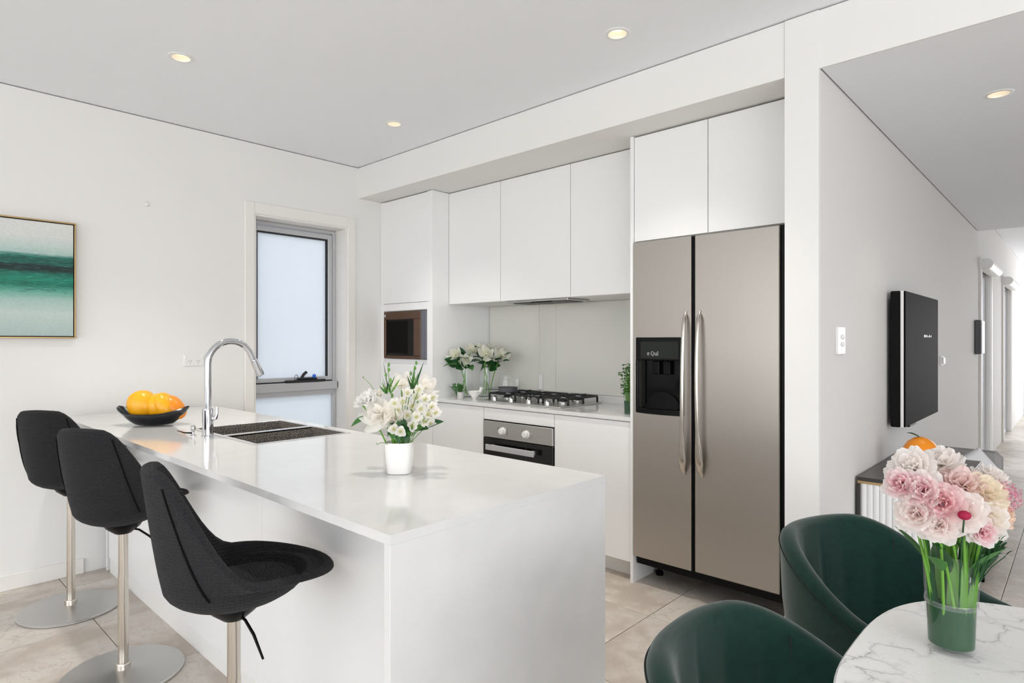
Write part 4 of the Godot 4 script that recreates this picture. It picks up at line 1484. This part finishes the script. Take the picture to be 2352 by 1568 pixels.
func pink_bouquet(vc: Vector3) -> void:
	var white := srgb(254, 250, 248)
	var blush := srgb(250, 228, 226)
	var pink := srgb(238, 168, 184)
	var deep := srgb(196, 48, 92)
	var cream := srgb(250, 240, 222)
	# px, py, depth, radius, inner, outer, what sets it apart
	var spec := [
		[2098, 1078, 1.17, 0.046, white, white, "white peony at the upper left of the vase bouquet"],
		[2072, 1112, 1.14, 0.034, pink, white, "white peony with a rosy heart at the left edge of the vase bouquet"],
		[2160, 1068, 1.20, 0.044, white, white, "white peony at the top of the vase bouquet"],
		[2120, 1128, 1.12, 0.040, pink, white, "blush peony with a pink heart, front left of the vase bouquet"],
		[2108, 1180, 1.12, 0.040, blush, white, "blush peony low on the left of the vase bouquet"],
		[2165, 1155, 1.10, 0.040, pink, blush, "pink-hearted peony at the front centre of the vase bouquet"],
		[2158, 1205, 1.10, 0.036, blush, white, "white peony hanging lowest at the front of the vase bouquet"],
		[2205, 1120, 1.15, 0.044, blush, blush, "blush peony behind the centre of the vase bouquet"],
		[2212, 1172, 1.10, 0.040, blush, white, "pale peony above the crimson bud in the vase bouquet"],
		[2252, 1135, 1.14, 0.046, cream, cream, "cream peony right of centre in the vase bouquet"],
		[2262, 1190, 1.12, 0.040, cream, white, "cream peony low on the right of the vase bouquet"],
		[2276, 1100, 1.20, 0.034, white, white, "small white flower at the upper right of the vase bouquet"],
		[2290, 1180, 1.16, 0.034, cream, srgb(250, 224, 206), "peach peony at the far right of the vase bouquet"],
		[2256, 1222, 1.10, 0.026, pink, white, "small white and pink bloom hanging below the cream peonies of the vase bouquet"],
	]
	for i in spec.size():
		var s: Array = spec[i]
		var head := pt(s[0], s[1], s[2])
		var ctr := vc + V(0, 0.27, 0)
		var dir := (head - ctr).normalized() * 0.8 + (V(0, EYE, 0) - head).normalized() * 0.7 + V(0, 0.25, 0)
		var a := i * 2.4
		var foot := vc + V(0.026 * cos(a), 0.016, 0.026 * sin(a)) * V(1, 1, 1)
		var fl := flower("peony", s[6], "flower", "", head, dir, foot, bloom(s[3], s[4], s[5], 30, 0.14, 0.3))
		if i % 3 == 0:
			leaf_part(fl, (head - foot) * 0.62, V(cos(a), 1.2, sin(a)), 0.07, 0.014, "leaf")
	# a pink cluster of tiny florets
	var hd := pt(2306, 1138, 1.15)
	var cl := MB.new()
	for k in 150:
		var y := 1.0 - 2.0 * (k + 0.5) / 150.0
		var th := k * 2.39996
		var n := Vector3(sqrt(1 - y * y) * cos(th), y, sqrt(1 - y * y) * sin(th))
		var fl := MB.new()
		for j in 4:
			var e := Basis(Vector3.UP, TAU * j / 4.0)
			fl.cur = lin(srgb(214, 92, 138).lerp(blush, rng.randf() * 0.8))
			fl.quad(e * V(0, 0, 0), e * V(0.0025, 0.0006, 0.0012), e * V(0.0042, 0.0012, 0), e * V(0.0025, 0.0006, -0.0012))
		cl.add(fl, Transform3D(toward(n), n * V(0.03, 0.028, 0.03) * rng.randf_range(0.8, 1.0)))
	var foot2 := vc + V(0.02, 0.016, -0.01)
	var cf := flower("hydrangea", "round cluster of tiny pink florets at the right edge of the vase bouquet", "flower", "", hd, V(0.3, 1, 0), foot2, cl, "leaf", 0.002)
	# crimson bud
	var bh := pt(2215, 1183, 1.06)
	var bud := MB.new()
	bud.cur = lin(deep)
	bud.ball(Vector3.ZERO, V(0.010, 0.008, 0.010), Basis(), 14, 8)
	flower("crimson_bud", "small crimson button flower at the front of the vase bouquet", "flower", "", bh, V(0, 1, 0), vc + V(0.012, 0.016, 0.012), bud, "dark_leaf", 0.0014)
	# loose drooping petals
	# leaves and fine greenery in the neck of the vase
	var gr := thing("bouquet_greenery", "green blades and fine stalks filling the neck of the glass vase", "foliage", vc + V(0, 0.016, 0))
	for k in 16:
		var a := k * 2.39996
		var r0 := 0.010 + 0.016 * rng.randf()
		var p0 := V(r0 * cos(a), 0.0, r0 * sin(a))
		var h := rng.randf_range(0.17, 0.26)
		var p1 := V(p0.x * 2.0, h, p0.z * 2.0)
		part("blade", leaf_shape(p0, p1 - p0, h, 0.007 + 0.005 * rng.randf(), 0.0, rng.randf() * 3.0), M[["stem", "leaf", "dark_leaf", "stem"][k % 4]], gr, 80.0)
	for k in 5:
		var a := 0.4 + k * 1.3
		part("broad_leaf", leaf_shape(V(0.03 * cos(a), 0.13, 0.03 * sin(a)), V(cos(a) * 0.7, 1.0, sin(a) * 0.7), 0.11, 0.017, 0.15), M[["leaf", "dark_leaf"][k % 2]], gr, 80.0)
	var fine := MB.new()
	for k in 60:
		var a := rng.randf_range(-1.2, 0.9)
		var o2 := V(0.03 * cos(a) + 0.012, 0.12, 0.03 * sin(a))
		var e := o2 + V(0.03 * cos(a) + rng.randf_range(-0.01, 0.01), rng.randf_range(0.05, 0.11), 0.03 * sin(a) + rng.randf_range(-0.012, 0.012))
		fine.tube([o2, o2.lerp(e, 0.5) + V(0, 0.006, 0), e], 0.0008, 4)
		fine.add(leaf_shape(e, e - o2 + V(rng.randf_range(-0.03, 0.03), 0, rng.randf_range(-0.03, 0.03)), 0.02, 0.003))
	var fi := part("fine_stalks", fine, M.dark_leaf, gr, 70.0)
	fi.set_meta("kind", "stuff")


func kitchen_small() -> void:
	# gas cooktop
	var hb := thing("cooktop", "stainless steel gas cooktop with black cast iron grates", "cooktop", V(-2.765, WT, -3.23))
	var plate := PackedVector2Array([Vector2(-0.375, -0.225), Vector2(0.375, -0.225), Vector2(0.375, 0.225), Vector2(-0.375, 0.225)])
	part("tray", MB.new().box(V(0, 0.004, 0), V(0.75, 0.008, 0.45), 0.003), M.steel, hb, 0.0)
	for k in 4:
		var kb := part("knob", MB.new().lathe([Vector2(0, 0), Vector2(0.021, 0), Vector2(0.019, 0.022), Vector2(0.016, 0.025), Vector2(0, 0.025)], 20, V(-0.25 + 0.16 * k, 0.008, 0.175)), M.steel, hb)
		part("knob_grip", MB.new().box(V(-0.25 + 0.16 * k, 0.035, 0.175), V(0.007, 0.014, 0.034), 0.002), M.steel, kb, 0.0)
	for g in 3:
		var cx := -0.25 + 0.25 * g
		var gm := MB.new()
		var hw := 0.105
		var zf := 0.12
		var zr := -0.2
		for x in [cx - hw, cx + hw]:
			gm.box(V(x, 0.05, (zf + zr) / 2), V(0.010, 0.012, zf - zr), 0.002)
		for z in [zf, zr, (zf + zr) / 2]:
			gm.box(V(cx, 0.05, z), V(hw * 2, 0.012, 0.010), 0.002)
		for x in [cx - hw, cx + hw]:
			for z in [zf, zr, (zf + zr) / 2]:
				gm.box(V(x, 0.028, z), V(0.012, 0.04, 0.012), 0.002)
		for z in ([-0.04] if g == 1 else [0.04, -0.12]):
			for e in 4:
				var dv := V(cos(PI / 2 * e), 0, sin(PI / 2 * e))
				gm.box(V(cx, 0.054, z) + dv * 0.06, V(0.008, 0.012, 0.008) + dv.abs() * 0.06, 0.002)
		part("grate", gm, M.iron, hb, 0.0)
		for z in ([-0.04] if g == 1 else [0.04, -0.12]):
			var r := 0.05 if g == 1 else 0.035
			var bn := part("burner", MB.new().lathe([Vector2(0, 0.008), Vector2(r, 0.008), Vector2(r, 0.02), Vector2(r * 0.9, 0.024), Vector2(0, 0.024)], 28, V(cx, 0, z)), M.steel, hb)
			part("burner_cap", MB.new().lathe([Vector2(0, 0.024), Vector2(r * 0.85, 0.024), Vector2(r * 0.85, 0.032), Vector2(r * 0.7, 0.036), Vector2(0, 0.036)], 28, V(cx, 0, z)), M.iron, bn)
	# small dark pan on the left burner
	var pn := thing("small_pan", "small dark saucepan with a flat handle on the left front grate", "pan", V(-3.015, WT + 0.058, -3.19))
	part("pot", MB.new().lathe([Vector2(0, 0), Vector2(0.058, 0), Vector2(0.066, 0.004), Vector2(0.07, 0.036), Vector2(0.072, 0.036), Vector2(0.07, 0.033), Vector2(0.064, 0.008), Vector2(0, 0.006)], 32), M.slate, pn)
	part("handle", MB.new().tube([V(-0.05, 0.018, 0.045), V(-0.10, 0.02, 0.085), V(-0.125, 0.016, 0.105)], [Vector2(0.008, 0.004), Vector2(0.010, 0.004), Vector2(0.008, 0.003)], 10, true, V(0.6, 0, 0.7)), M.slate, pn)

	# two tall glass cylinders with white callas, a glass jug, small things before them
	var va := V(-3.435, WT, -3.16)
	var vb := V(-3.335, WT, -3.29)
	for i in 2:
		var c: Vector3 = [va, vb][i]
		var r: float = [0.062, 0.058][i]
		var h := 0.215
		var v := thing("cylinder_vase", ["clear glass cylinder vase of callas nearest the tall cabinet", "clear glass cylinder vase of callas nearer the cooktop"][i], "vase", c)
		part("wall", MB.new().lathe([Vector2(0, 0), Vector2(r, 0), Vector2(r, h), Vector2(r - 0.004, h), Vector2(r - 0.004, 0.01), Vector2(0, 0.01)], 40), M.clear_glass, v)
		part("water", MB.new().lathe([Vector2(0, 0.0105), Vector2(r - 0.005, 0.0105), Vector2(r - 0.005, 0.1), Vector2(0, 0.1)], 32), M.clear_glass, v)
	var jg := thing("glass_jug", "clear glass jug with a handle beside the cooktop", "jug", V(-3.215, WT, -3.375))
	part("wall", MB.new().lathe([Vector2(0, 0), Vector2(0.042, 0), Vector2(0.045, 0.004), Vector2(0.041, 0.10), Vector2(0.036, 0.13), Vector2(0.040, 0.16), Vector2(0.037, 0.16), Vector2(0.033, 0.13), Vector2(0.038, 0.10), Vector2(0.041, 0.008), Vector2(0, 0.008)], 36), M.clear_glass, jg)
	part("handle", MB.new().tube([V(0.038, 0.13, 0.01), V(0.07, 0.125, 0.02), V(0.078, 0.09, 0.022), V(0.07, 0.05, 0.02), V(0.041, 0.04, 0.01)], 0.005, 10), M.clear_glass, jg)
	var gl := thing("drinking_glass", "plain clear tumbler behind the left end of the cooktop", "glass", V(-3.185, WT, -3.487 + 0.02))
	part("wall", MB.new().lathe([Vector2(0, 0), Vector2(0.026, 0), Vector2(0.032, 0.13), Vector2(0.03, 0.13), Vector2(0.024, 0.008), Vector2(0, 0.008)], 30), M.clear_glass, gl)
	# flowers: calla-like white cups
	var heads := [[1047, 816, 4.62, 0.055, va], [1082, 804, 4.68, 0.05, va], [1070, 826, 4.58, 0.045, va], [1100, 806, 4.72, 0.062, vb], [1116, 814, 4.60, 0.062, vb], [1130, 802, 4.75, 0.045, vb], [1150, 818, 4.62, 0.06, vb]]
	var lb := ["leftmost white bloom over the glass vases", "white bloom at the back of the left glass vase", "low white bloom at the front of the left glass vase", "large white bloom at the top of the right glass vase", "large white bloom at the front of the right glass vase", "small greenish-white bloom behind the right glass vase", "white calla leaning right towards the cooktop"]
	for i in heads.size():
		var h: Array = heads[i]
		var head := pt(h[0], h[1], h[2])
		var c: Vector3 = h[4]
		var foot := c + V(0.025 * cos(i * 2.0), 0.012, 0.025 * sin(i * 2.0))
		var dir := (head - c - V(0, 0.25, 0)).normalized() + V(0.5, 0.6, 0.5)
		var m := bloom(h[3] * 1.12, srgb(240, 244, 220), srgb(250, 249, 244), 12, 0.1, 0.9)
		var fl := flower("white_calla", lb[i], "flower", "", head, dir, foot, m, "stem", 0.004)
		leaf_part(fl, (head - foot) * 0.86, V(cos(i * 2.3), 0.5, sin(i * 2.3)), 0.14, 0.04, "dark_leaf", 0.3)
		leaf_part(fl, (head - foot) * 0.75, V(cos(i * 2.3 + 2.0), 0.35, sin(i * 2.3 + 2.0)), 0.13, 0.04, "leaf", 0.4)
	# foliage collar
	var fo := thing("vase_foliage", "dark green leaves spreading over the two glass vases", "foliage", va + V(0.05, 0.22, -0.06))
	var lp := [[1024, 822, 4.6], [1032, 834, 4.6], [1056, 796, 4.65], [1090, 792, 4.7], [1172, 806, 4.6], [1168, 824, 4.55], [1085, 845, 4.55], [1105, 846, 4.6], [1125, 842, 4.6], [1140, 846, 4.6], [1060, 838, 4.55], [1048, 844, 4.55], [1120, 838, 4.75], [1148, 838, 4.7], [1076, 834, 4.7], [1098, 830, 4.6], [1132, 826, 4.55]]
	for q in lp:
		var e := pt(q[0], q[1], q[2])
		var base: Vector3 = va if q[0] < 1088 else vb
		var st := base + V(0, 0.23, 0)
		var dd := e - st
		part("leaf", leaf_shape(st + dd * 0.35 - fo.position, dd, dd.length() * 0.72, 0.034, 0.1, [1.1, -0.9, 0.3][int(q[1]) % 3]), M[["dark_leaf", "leaf"][int(q[0]) % 2]], fo, 80.0)
	# small herb, grey cup, white cup with spout
	var hp := thing("small_herb", "little green herb sprig in front of the left glass vase", "herb", V(-3.395, WT, -3.06))
	var hm := MB.new()
	for k in 40:
		var a := k * 2.39996
		var s0 := V(0.012 * cos(a), 0.01, 0.012 * sin(a))
		var s1 := V(rng.randf_range(-0.05, 0.05), rng.randf_range(0.04, 0.09), rng.randf_range(-0.035, 0.035))
		hm.tube([Vector3.ZERO + s0 * 0.3, s1], 0.0012, 4)
		hm.add(leaf_shape(s1, s1 + V(0, -0.02, 0), 0.03, 0.009))
	part("leaf_sprays", hm, M.leaf, hp, 70.0).set_meta("kind", "stuff")
	var cp := thing("grey_cup", "small pale grey cup before the glass vases", "cup", V(-3.33, WT, -3.02))
	part("wall", MB.new().lathe([Vector2(0, 0), Vector2(0.021, 0), Vector2(0.023, 0.002), Vector2(0.024, 0.05), Vector2(0.022, 0.05), Vector2(0.021, 0.006), Vector2(0, 0.006)], 28), mat("pale_grey", srgb(206, 203, 202), 0.4), cp)
	var wc := thing("white_creamer", "white pointed creamer with a raised spout before the glass vases", "creamer", V(-3.235, WT, -3.07))
	part("body", MB.new().lathe([Vector2(0, 0), Vector2(0.016, 0), Vector2(0.014, 0.006), Vector2(0.042, 0.045), Vector2(0.046, 0.06), Vector2(0.043, 0.06), Vector2(0.038, 0.045), Vector2(0.008, 0.012), Vector2(0, 0.012)], 32), M.white_ceramic, wc)
	part("spout", MB.new().tube([V(0.030, 0.045, -0.015), V(0.045, 0.068, -0.02), V(0.052, 0.088, -0.024)], [0.012, 0.011, 0.016], 14), M.white_ceramic, wc)
	# herb bunch in a small vase by the fridge panel
	var gv := thing("herb_vase", "narrow glass vase of curly green herbs beside the fridge panel", "vase", V(-1.905, WT, -3.02))
	part("wall", MB.new().lathe([Vector2(0, 0), Vector2(0.026, 0), Vector2(0.030, 0.14), Vector2(0.028, 0.14), Vector2(0.024, 0.006), Vector2(0, 0.006)], 28), M.clear_glass, gv)
	part("water", MB.new().lathe([Vector2(0, 0.007), Vector2(0.023, 0.007), Vector2(0.026, 0.08), Vector2(0, 0.08)], 24), M.green_water, gv)
	var hb2 := thing("herb_bunch", "bunch of curly green herbs standing in the narrow vase by the fridge", "herbs", V(-1.905, WT + 0.01, -3.02))
	var sm := MB.new()
	var lm := MB.new()
	for k in 70:
		var a := k * 2.39996
		var s0 := V(0.014 * cos(a), 0.0, 0.014 * sin(a))
		var top := V(0.05 * cos(a * 1.7) * rng.randf(), rng.randf_range(0.11, 0.28), 0.05 * sin(a * 1.7) * rng.randf())
		sm.tube([s0, s0.lerp(top, 0.5) + V(0.004, 0, 0.003), top], 0.0012, 4)
		for j in 2:
			var b := rng.randf() * TAU
			lm.add(leaf_shape(top, V(cos(b), 0.3, sin(b)), 0.028, 0.012, 0.5))
	part("stems", sm, M.stem, hb2, 60.0).set_meta("kind", "stuff")
	part("leaf_sprays", lm, M.leaf, hb2, 70.0).set_meta("kind", "stuff")


func island_small() -> void:
	# fruit bowl: a boat with two raised tips, its long axis across the view
	var bc := V(-3.43, WT, -1.03)
	var b := thing("fruit_bowl", "black boat-shaped fruit bowl on the far end of the island", "bowl", bc, deg_to_rad(43))
	var grid := []
	var nu := 48
	for i in nu:
		var th := TAU * i / nu
		var c := cos(th)
		var s := sin(th)
		var rx := 0.182 * signf(c) * pow(absf(c), 1.0)
		var rz := 0.105 * signf(s) * pow(absf(s), 1.35)
		var h := 0.058 + 0.034 * pow(absf(c), 3.0)
		var colm := []
		for k in 9:
			var u := k / 8.0
			var f := 0.42 + 0.58 * pow(u, 0.8)
			if k == 0:
				f = 0.0
			colm.append(V(rx * f, h * pow(u, 1.25), rz * f))
		for k in 9:
			var u := 1.0 - k / 8.0
			var f := (0.40 + 0.56 * pow(u, 0.8)) if k < 8 else 0.0
			colm.append(V(rx * f, h * pow(u, 1.25) + 0.004, rz * f))
		grid.append(colm)
	var m := MB.new()
	for i in nu:
		var g0: Array = grid[i]
		var g1: Array = grid[(i + 1) % nu]
		for k in g0.size() - 1:
			m.tri(g0[k], g1[k], g1[k + 1])
			m.tri(g0[k], g1[k + 1], g0[k + 1])
	m.orient(0)
	part("shell", m, M.bowl_black, b, 50.0)
	# fruit: four mangoes leaning on one another
	var R := V(cos(deg_to_rad(43)), 0, -sin(deg_to_rad(43)))
	var F := V(-sin(deg_to_rad(43)), 0, -cos(deg_to_rad(43)))
	var spec := [[-0.055, 0.095, 0.0, V(0.062, 0.068, 0.058), 18.0, "fruit", "leftmost large yellow-orange mango in the black bowl"],
		[0.022, 0.088, 0.01, V(0.048, 0.060, 0.056), 14.0, "fruit", "second mango from the left in the black bowl"],
		[0.062, 0.090, 0.0, V(0.040, 0.066, 0.052), 28.0, "fruit", "third mango from the left, tilted, in the black bowl"],
		[0.098, 0.083, 0.015, V(0.036, 0.062, 0.046), 38.0, "fruit_deep", "rightmost deep orange mango in the black bowl"]]
	for s in spec:
		var p: Vector3 = bc + R * s[0] + F * s[2] + V(0, s[1], 0)
		var f := thing("mango", s[6], "fruit", p, deg_to_rad(43))
		part("flesh", MB.new().ball(V(0, 0.004, 0), s[3] * 1.1, Basis(Vector3.BACK, deg_to_rad(s[4])), 28, 16, 0.9), M[s[5]], f, 60.0)
		part("stalk", MB.new().tube([Basis(Vector3.BACK, deg_to_rad(s[4])) * V(0, -s[3].y * 0.98, 0), Basis(Vector3.BACK, deg_to_rad(s[4])) * V(0, -s[3].y * 1.0 - 0.002, 0)], 0.004, 8), M.dark_leaf, f)

	# white square tumbler with the white arrangement
	var vc := V(-1.602, WT, -1.19)
	var v := thing("white_vase", "white ceramic tapered vase on the island", "vase", vc, deg_to_rad(43))
	var rr := []
	for lv in [[0.0, 0.034], [0.002, 0.037], [0.05, 0.0425], [0.098, 0.0455], [0.1, 0.0445], [0.098, 0.0425], [0.05, 0.0395], [0.012, 0.035]]:
		var ring := []
		for k in 40:
			var a := TAU * k / 40.0
			ring.append(V(signf(cos(a)) * pow(absf(cos(a)), 0.62) * lv[1], lv[0], signf(sin(a)) * pow(absf(sin(a)), 0.62) * lv[1]))
		rr.append(ring)
	part("wall", MB.new().rings(rr), M.white_ceramic, v, 40.0)
	white_bouquet(vc)

	# painting, outlet and stopper on the window wall
	var pg := thing("painting", "abstract green and white seascape canvas in a thin gold frame", "painting", V(WX, 1.668, -0.36))
	var hw := 0.497
	var hh := 0.3245
	var fr := MB.new()
	fr.bx(V(0, -hh, -hw), V(0.036, -hh + 0.008, hw), 0.001).bx(V(0, hh - 0.008, -hw), V(0.036, hh, hw), 0.001)
	fr.bx(V(0, -hh + 0.008, -hw), V(0.036, hh - 0.008, -hw + 0.008), 0.001).bx(V(0, -hh + 0.008, hw - 0.008), V(0.036, hh - 0.008, hw), 0.001)
	part("frame", fr, M.gold, pg, 0.0)
	part("backing", MB.new().bx(V(0.001, -hh + 0.008, -hw + 0.008), V(0.012, hh - 0.008, hw - 0.008)), M.black_plastic, pg, 0.0)
	var cm := BoxMesh.new()
	cm.size = V(0.018, 2 * hh - 0.026, 2 * hw - 0.026)
	part_mesh("canvas", cm, M.white_cloth, pg).position = V(0.021, 0, 0)
	var qm := QuadMesh.new()
	qm.size = Vector2(2 * hw - 0.026, 2 * hh - 0.026)
	var pr := part_mesh("print", qm, M.seascape, pg)
	pr.position = V(0.0304, 0, 0)
	pr.rotation_degrees.y = 90

	var ol := thing("wall_outlet", "white double power outlet on the left wall behind the tap", "outlet", V(WX, 1.205, -1.495))
	part("plate", MB.new().bx(V(0, -0.036, -0.062), V(0.009, 0.036, 0.062), 0.003), M.white_plastic, ol, 0.0)
	for k in 2:
		var z := -0.024 + 0.048 * k
		part("rocker", MB.new().lathe([Vector2(0, 0), Vector2(0.009, 0), Vector2(0.008, 0.004), Vector2(0, 0.005)], 20).turned(Transform3D(Basis(Vector3.BACK, -PI / 2), V(0.009, 0.02, -0.048 + 0.096 * k))), M.white_plastic, ol)
		var sl := MB.new()
		for e in [[-0.007, 0.4], [0.007, -0.4]]:
			sl.add(MB.new().box(Vector3.ZERO, V(0.001, 0.009, 0.002)), Transform3D(Basis(Vector3.RIGHT, e[1]), V(0.0092, -0.004, z + e[0])))
		sl.box(V(0.0092, -0.018, z), V(0.001, 0.009, 0.002))
		part("pin_slots", sl, M.rubber, ol, 0.0)
	var bt := thing("wall_stopper", "tiny round white cover high on the blank left wall", "cover", V(WX, 2.166, -1.224))
	part("disc", MB.new().lathe([Vector2(0, 0), Vector2(0.014, 0), Vector2(0.013, 0.005), Vector2(0.006, 0.008), Vector2(0, 0.008)], 24).turned(Transform3D(Basis(Vector3.BACK, -PI / 2), Vector3.ZERO)), M.white_plastic, bt)
	part("rim", MB.new().lathe([Vector2(0.0142, 0), Vector2(0.016, 0), Vector2(0.0155, 0.003), Vector2(0.0142, 0.003)], 24).turned(Transform3D(Basis(Vector3.BACK, -PI / 2), Vector3.ZERO)), M.trim, bt)


func white_bouquet(vc: Vector3) -> void:
	var white := srgb(252, 250, 247)
	var cream := srgb(254, 251, 246)
	var lime := srgb(214, 224, 160)
	var D := 1.96
	var mouth := vc + V(0, 0.012, 0)
	var spec := [
		[848, 918, 0.034, srgb(250, 250, 250), srgb(252, 252, 252), 26, 0.4, "ruffled white bloom at the left of the island bouquet"],
		[828, 925, 0.022, srgb(250, 250, 250), srgb(252, 252, 252), 20, 0.5, "small frilly white bloom at the far left of the island bouquet"],
		[872, 955, 0.060, cream, white, 14, 0.08, "big cream lily at the lower left of the island bouquet"],
		[904, 962, 0.050, cream, white, 14, 0.08, "cream lily in the middle of the island bouquet"],
		[868, 912, 0.030, white, white, 20, 0.4, "frilly white bloom behind the cream lily of the island bouquet"],
		[922, 885, 0.052, cream, white, 9, 0.05, "pale open bloom high in the middle of the island bouquet"],
		[978, 890, 0.048, cream, white, 9, 0.05, "pale open bloom high on the right of the island bouquet"],
	]
	for i in spec.size():
		var s: Array = spec[i]
		var dd := D + (0.05 if i >= 4 else -0.03)
		var head := pt(s[0], s[1], dd)
		var dir := (head - vc - V(0, 0.14, 0)).normalized() + (V(0, EYE, 0) - head).normalized() * 0.7
		var a := i * 2.4
		flower("white_lily", s[7], "flower", "", head, dir, mouth + V(0.015 * cos(a), 0, 0.015 * sin(a)), bloom(s[2], s[3], s[4], s[5], s[6], 0.7), "stem", 0.0025)
	# one branching spray of small white florets on the right
	var spray := thing("blossom_spray", "branching spray of many small white star-shaped florets on the right of the island bouquet", "flower", mouth)
	var spots := [[935, 905], [955, 915], [975, 918], [990, 935], [925, 925], [945, 935], [965, 940], [982, 952], [915, 945], [935, 955], [955, 958], [972, 968], [928, 972], [945, 978], [906, 928], [960, 898], [992, 915], [905, 985], [920, 990], [938, 992], [985, 972], [998, 948]]
	for i in spots.size():
		var q: Array = spots[i]
		var head := pt(q[0], q[1], D - 0.05 + 0.03 * sin(i * 1.7))
		var dir := (head - vc - V(0, 0.15, 0)).normalized() + (V(0, EYE, 0) - head).normalized() * 0.9
		var m := MB.new()
		for k in 6:
			var bas := Basis(Vector3.UP, TAU * k / 6.0 + 0.2 * i) * Basis(Vector3.RIGHT, 0.85 + 0.25 * (k % 2))
			var f := func(u: float, v: float) -> Vector3:
				var x := (v - 0.5) * 2.0
				var w := 0.0085 * pow(sin(PI * (0.08 + 0.86 * u)), 0.8)
				return bas * V(x * w, 0.024 * u, -0.006 * u * u + 0.25 * w * x * x)
			var g := func(u: float, _v: float) -> Color:
				return lin(lime.lerp(white, smoothstep(0.0, 0.4, u)))
			m.sheet(f, 4, 3, g)
		var pos := head - mouth
		var fp := part("floret", MB.new().add(m, Transform3D(toward(dir), Vector3.ZERO)), M.petal, spray, 70.0, true)
		fp.position = pos
		var an := MB.new()
		for k in 4:
			an.ball(V(0.003 * cos(k * 1.6), 0.014, 0.003 * sin(k * 1.6)), V(0.0014, 0.002, 0.0014), Basis(), 6, 4)
		part("stamens", MB.new().add(an, Transform3D(toward(dir), Vector3.ZERO)), M.stamen, fp)
		var fork := V(pos.x * 0.45, pos.y * 0.62, pos.z * 0.45)
		part("stalk", MB.new().tube([V(0.008 * cos(i), 0.0, 0.008 * sin(i)), fork, pos], 0.0011, 6), M.sprig, spray)
	# sprigs that stand up
	var sp := [[890, 842, "tall green budding sprig at the upper left of the island bouquet"], [952, 838, "tall grassy sprig at the upper right of the island bouquet"]]
	for i in 2:
		var t := thing("green_sprig", sp[i][2], "sprig", mouth)
		var tip := pt(sp[i][0], sp[i][1], D) - mouth
		for k in 9:
			var u := rng.randf_range(0.55, 1.0)
			var a := pt(sp[i][0] + rng.randf_range(-8, 8), 905, D) - mouth
			var e := tip + V(rng.randf_range(-0.03, 0.03), rng.randf_range(-0.06, 0.02), rng.randf_range(-0.03, 0.03))
			part("blade", leaf_shape(a, e - a, (e - a).length(), 0.0035, 0.0, k * 0.7), M[["leaf", "sprig", "dark_leaf"][k % 3]], t, 80.0)
		part("stem", MB.new().tube([Vector3.ZERO, tip * 0.5 + V(0, 0.02, 0), tip], [0.002, 0.0016, 0.0008], 6), M.sprig, t)
		for k in 7:
			part("bud", MB.new().ball(tip * lerpf(0.72, 1.02, k / 6.0) + V(0.008 * cos(k * 2.1), 0, 0.008 * sin(k * 2.1)), V(0.004, 0.007, 0.004), Basis(), 8, 6), M.stem if k % 2 else M.sprig, t)
	var tw := thing("thin_twig", "bare thin twig arching left out of the island bouquet", "twig", mouth)
	part("stem", MB.new().tube([Vector3.ZERO, pt(884, 930, D) - mouth, pt(866, 905, D) - mouth, pt(850, 882, D) - mouth, pt(834, 866, D) - mouth], [0.0015, 0.0012, 0.001, 0.0008, 0.0006], 6), M.sprig, tw)
	part("bud", MB.new().ball(pt(834, 866, D) - mouth, V(0.002, 0.003, 0.002), Basis(), 8, 6), M.sprig, tw)
	# leaves
	var gr := thing("island_bouquet_leaves", "dark green leaves around the foot of the island bouquet", "foliage", mouth)
	for q in [[846, 958, 806, 980, 0.016, "leaf"], [960, 985, 1020, 968, 0.018, "dark_leaf"], [950, 985, 985, 985, 0.014, "leaf"], [905, 968, 890, 1005, 0.013, "dark_leaf"], [920, 968, 918, 1020, 0.014, "dark_leaf"], [932, 970, 935, 1018, 0.013, "dark_leaf"], [898, 970, 905, 1010, 0.012, "leaf"], [940, 970, 940, 1000, 0.012, "leaf"], [912, 965, 922, 1015, 0.012, "leaf"], [926, 960, 928, 1010, 0.012, "dark_leaf"]]:
		var a := pt(q[0], q[1], D - (0.045 if q[3] > 995 else 0.02)) - mouth
		var e := pt(q[2], q[3], D - (0.062 if q[3] > 995 else 0.035)) - mouth
		part("leaf", leaf_shape(a, e - a, (e - a).length(), q[4] * 1.35, 0.0, 0.5), M[q[5]], gr, 80.0)
	var cur := []
	for k in 12:
		var a := k * 0.62
		cur.append(pt(890 - 2.4 * k + 5.0 * sin(a), 1022 - 6.0 * absf(cos(a)), D - 0.05) - mouth)
	part("tendril", MB.new().tube(cur, 0.0009, 6), M.sprig, gr)
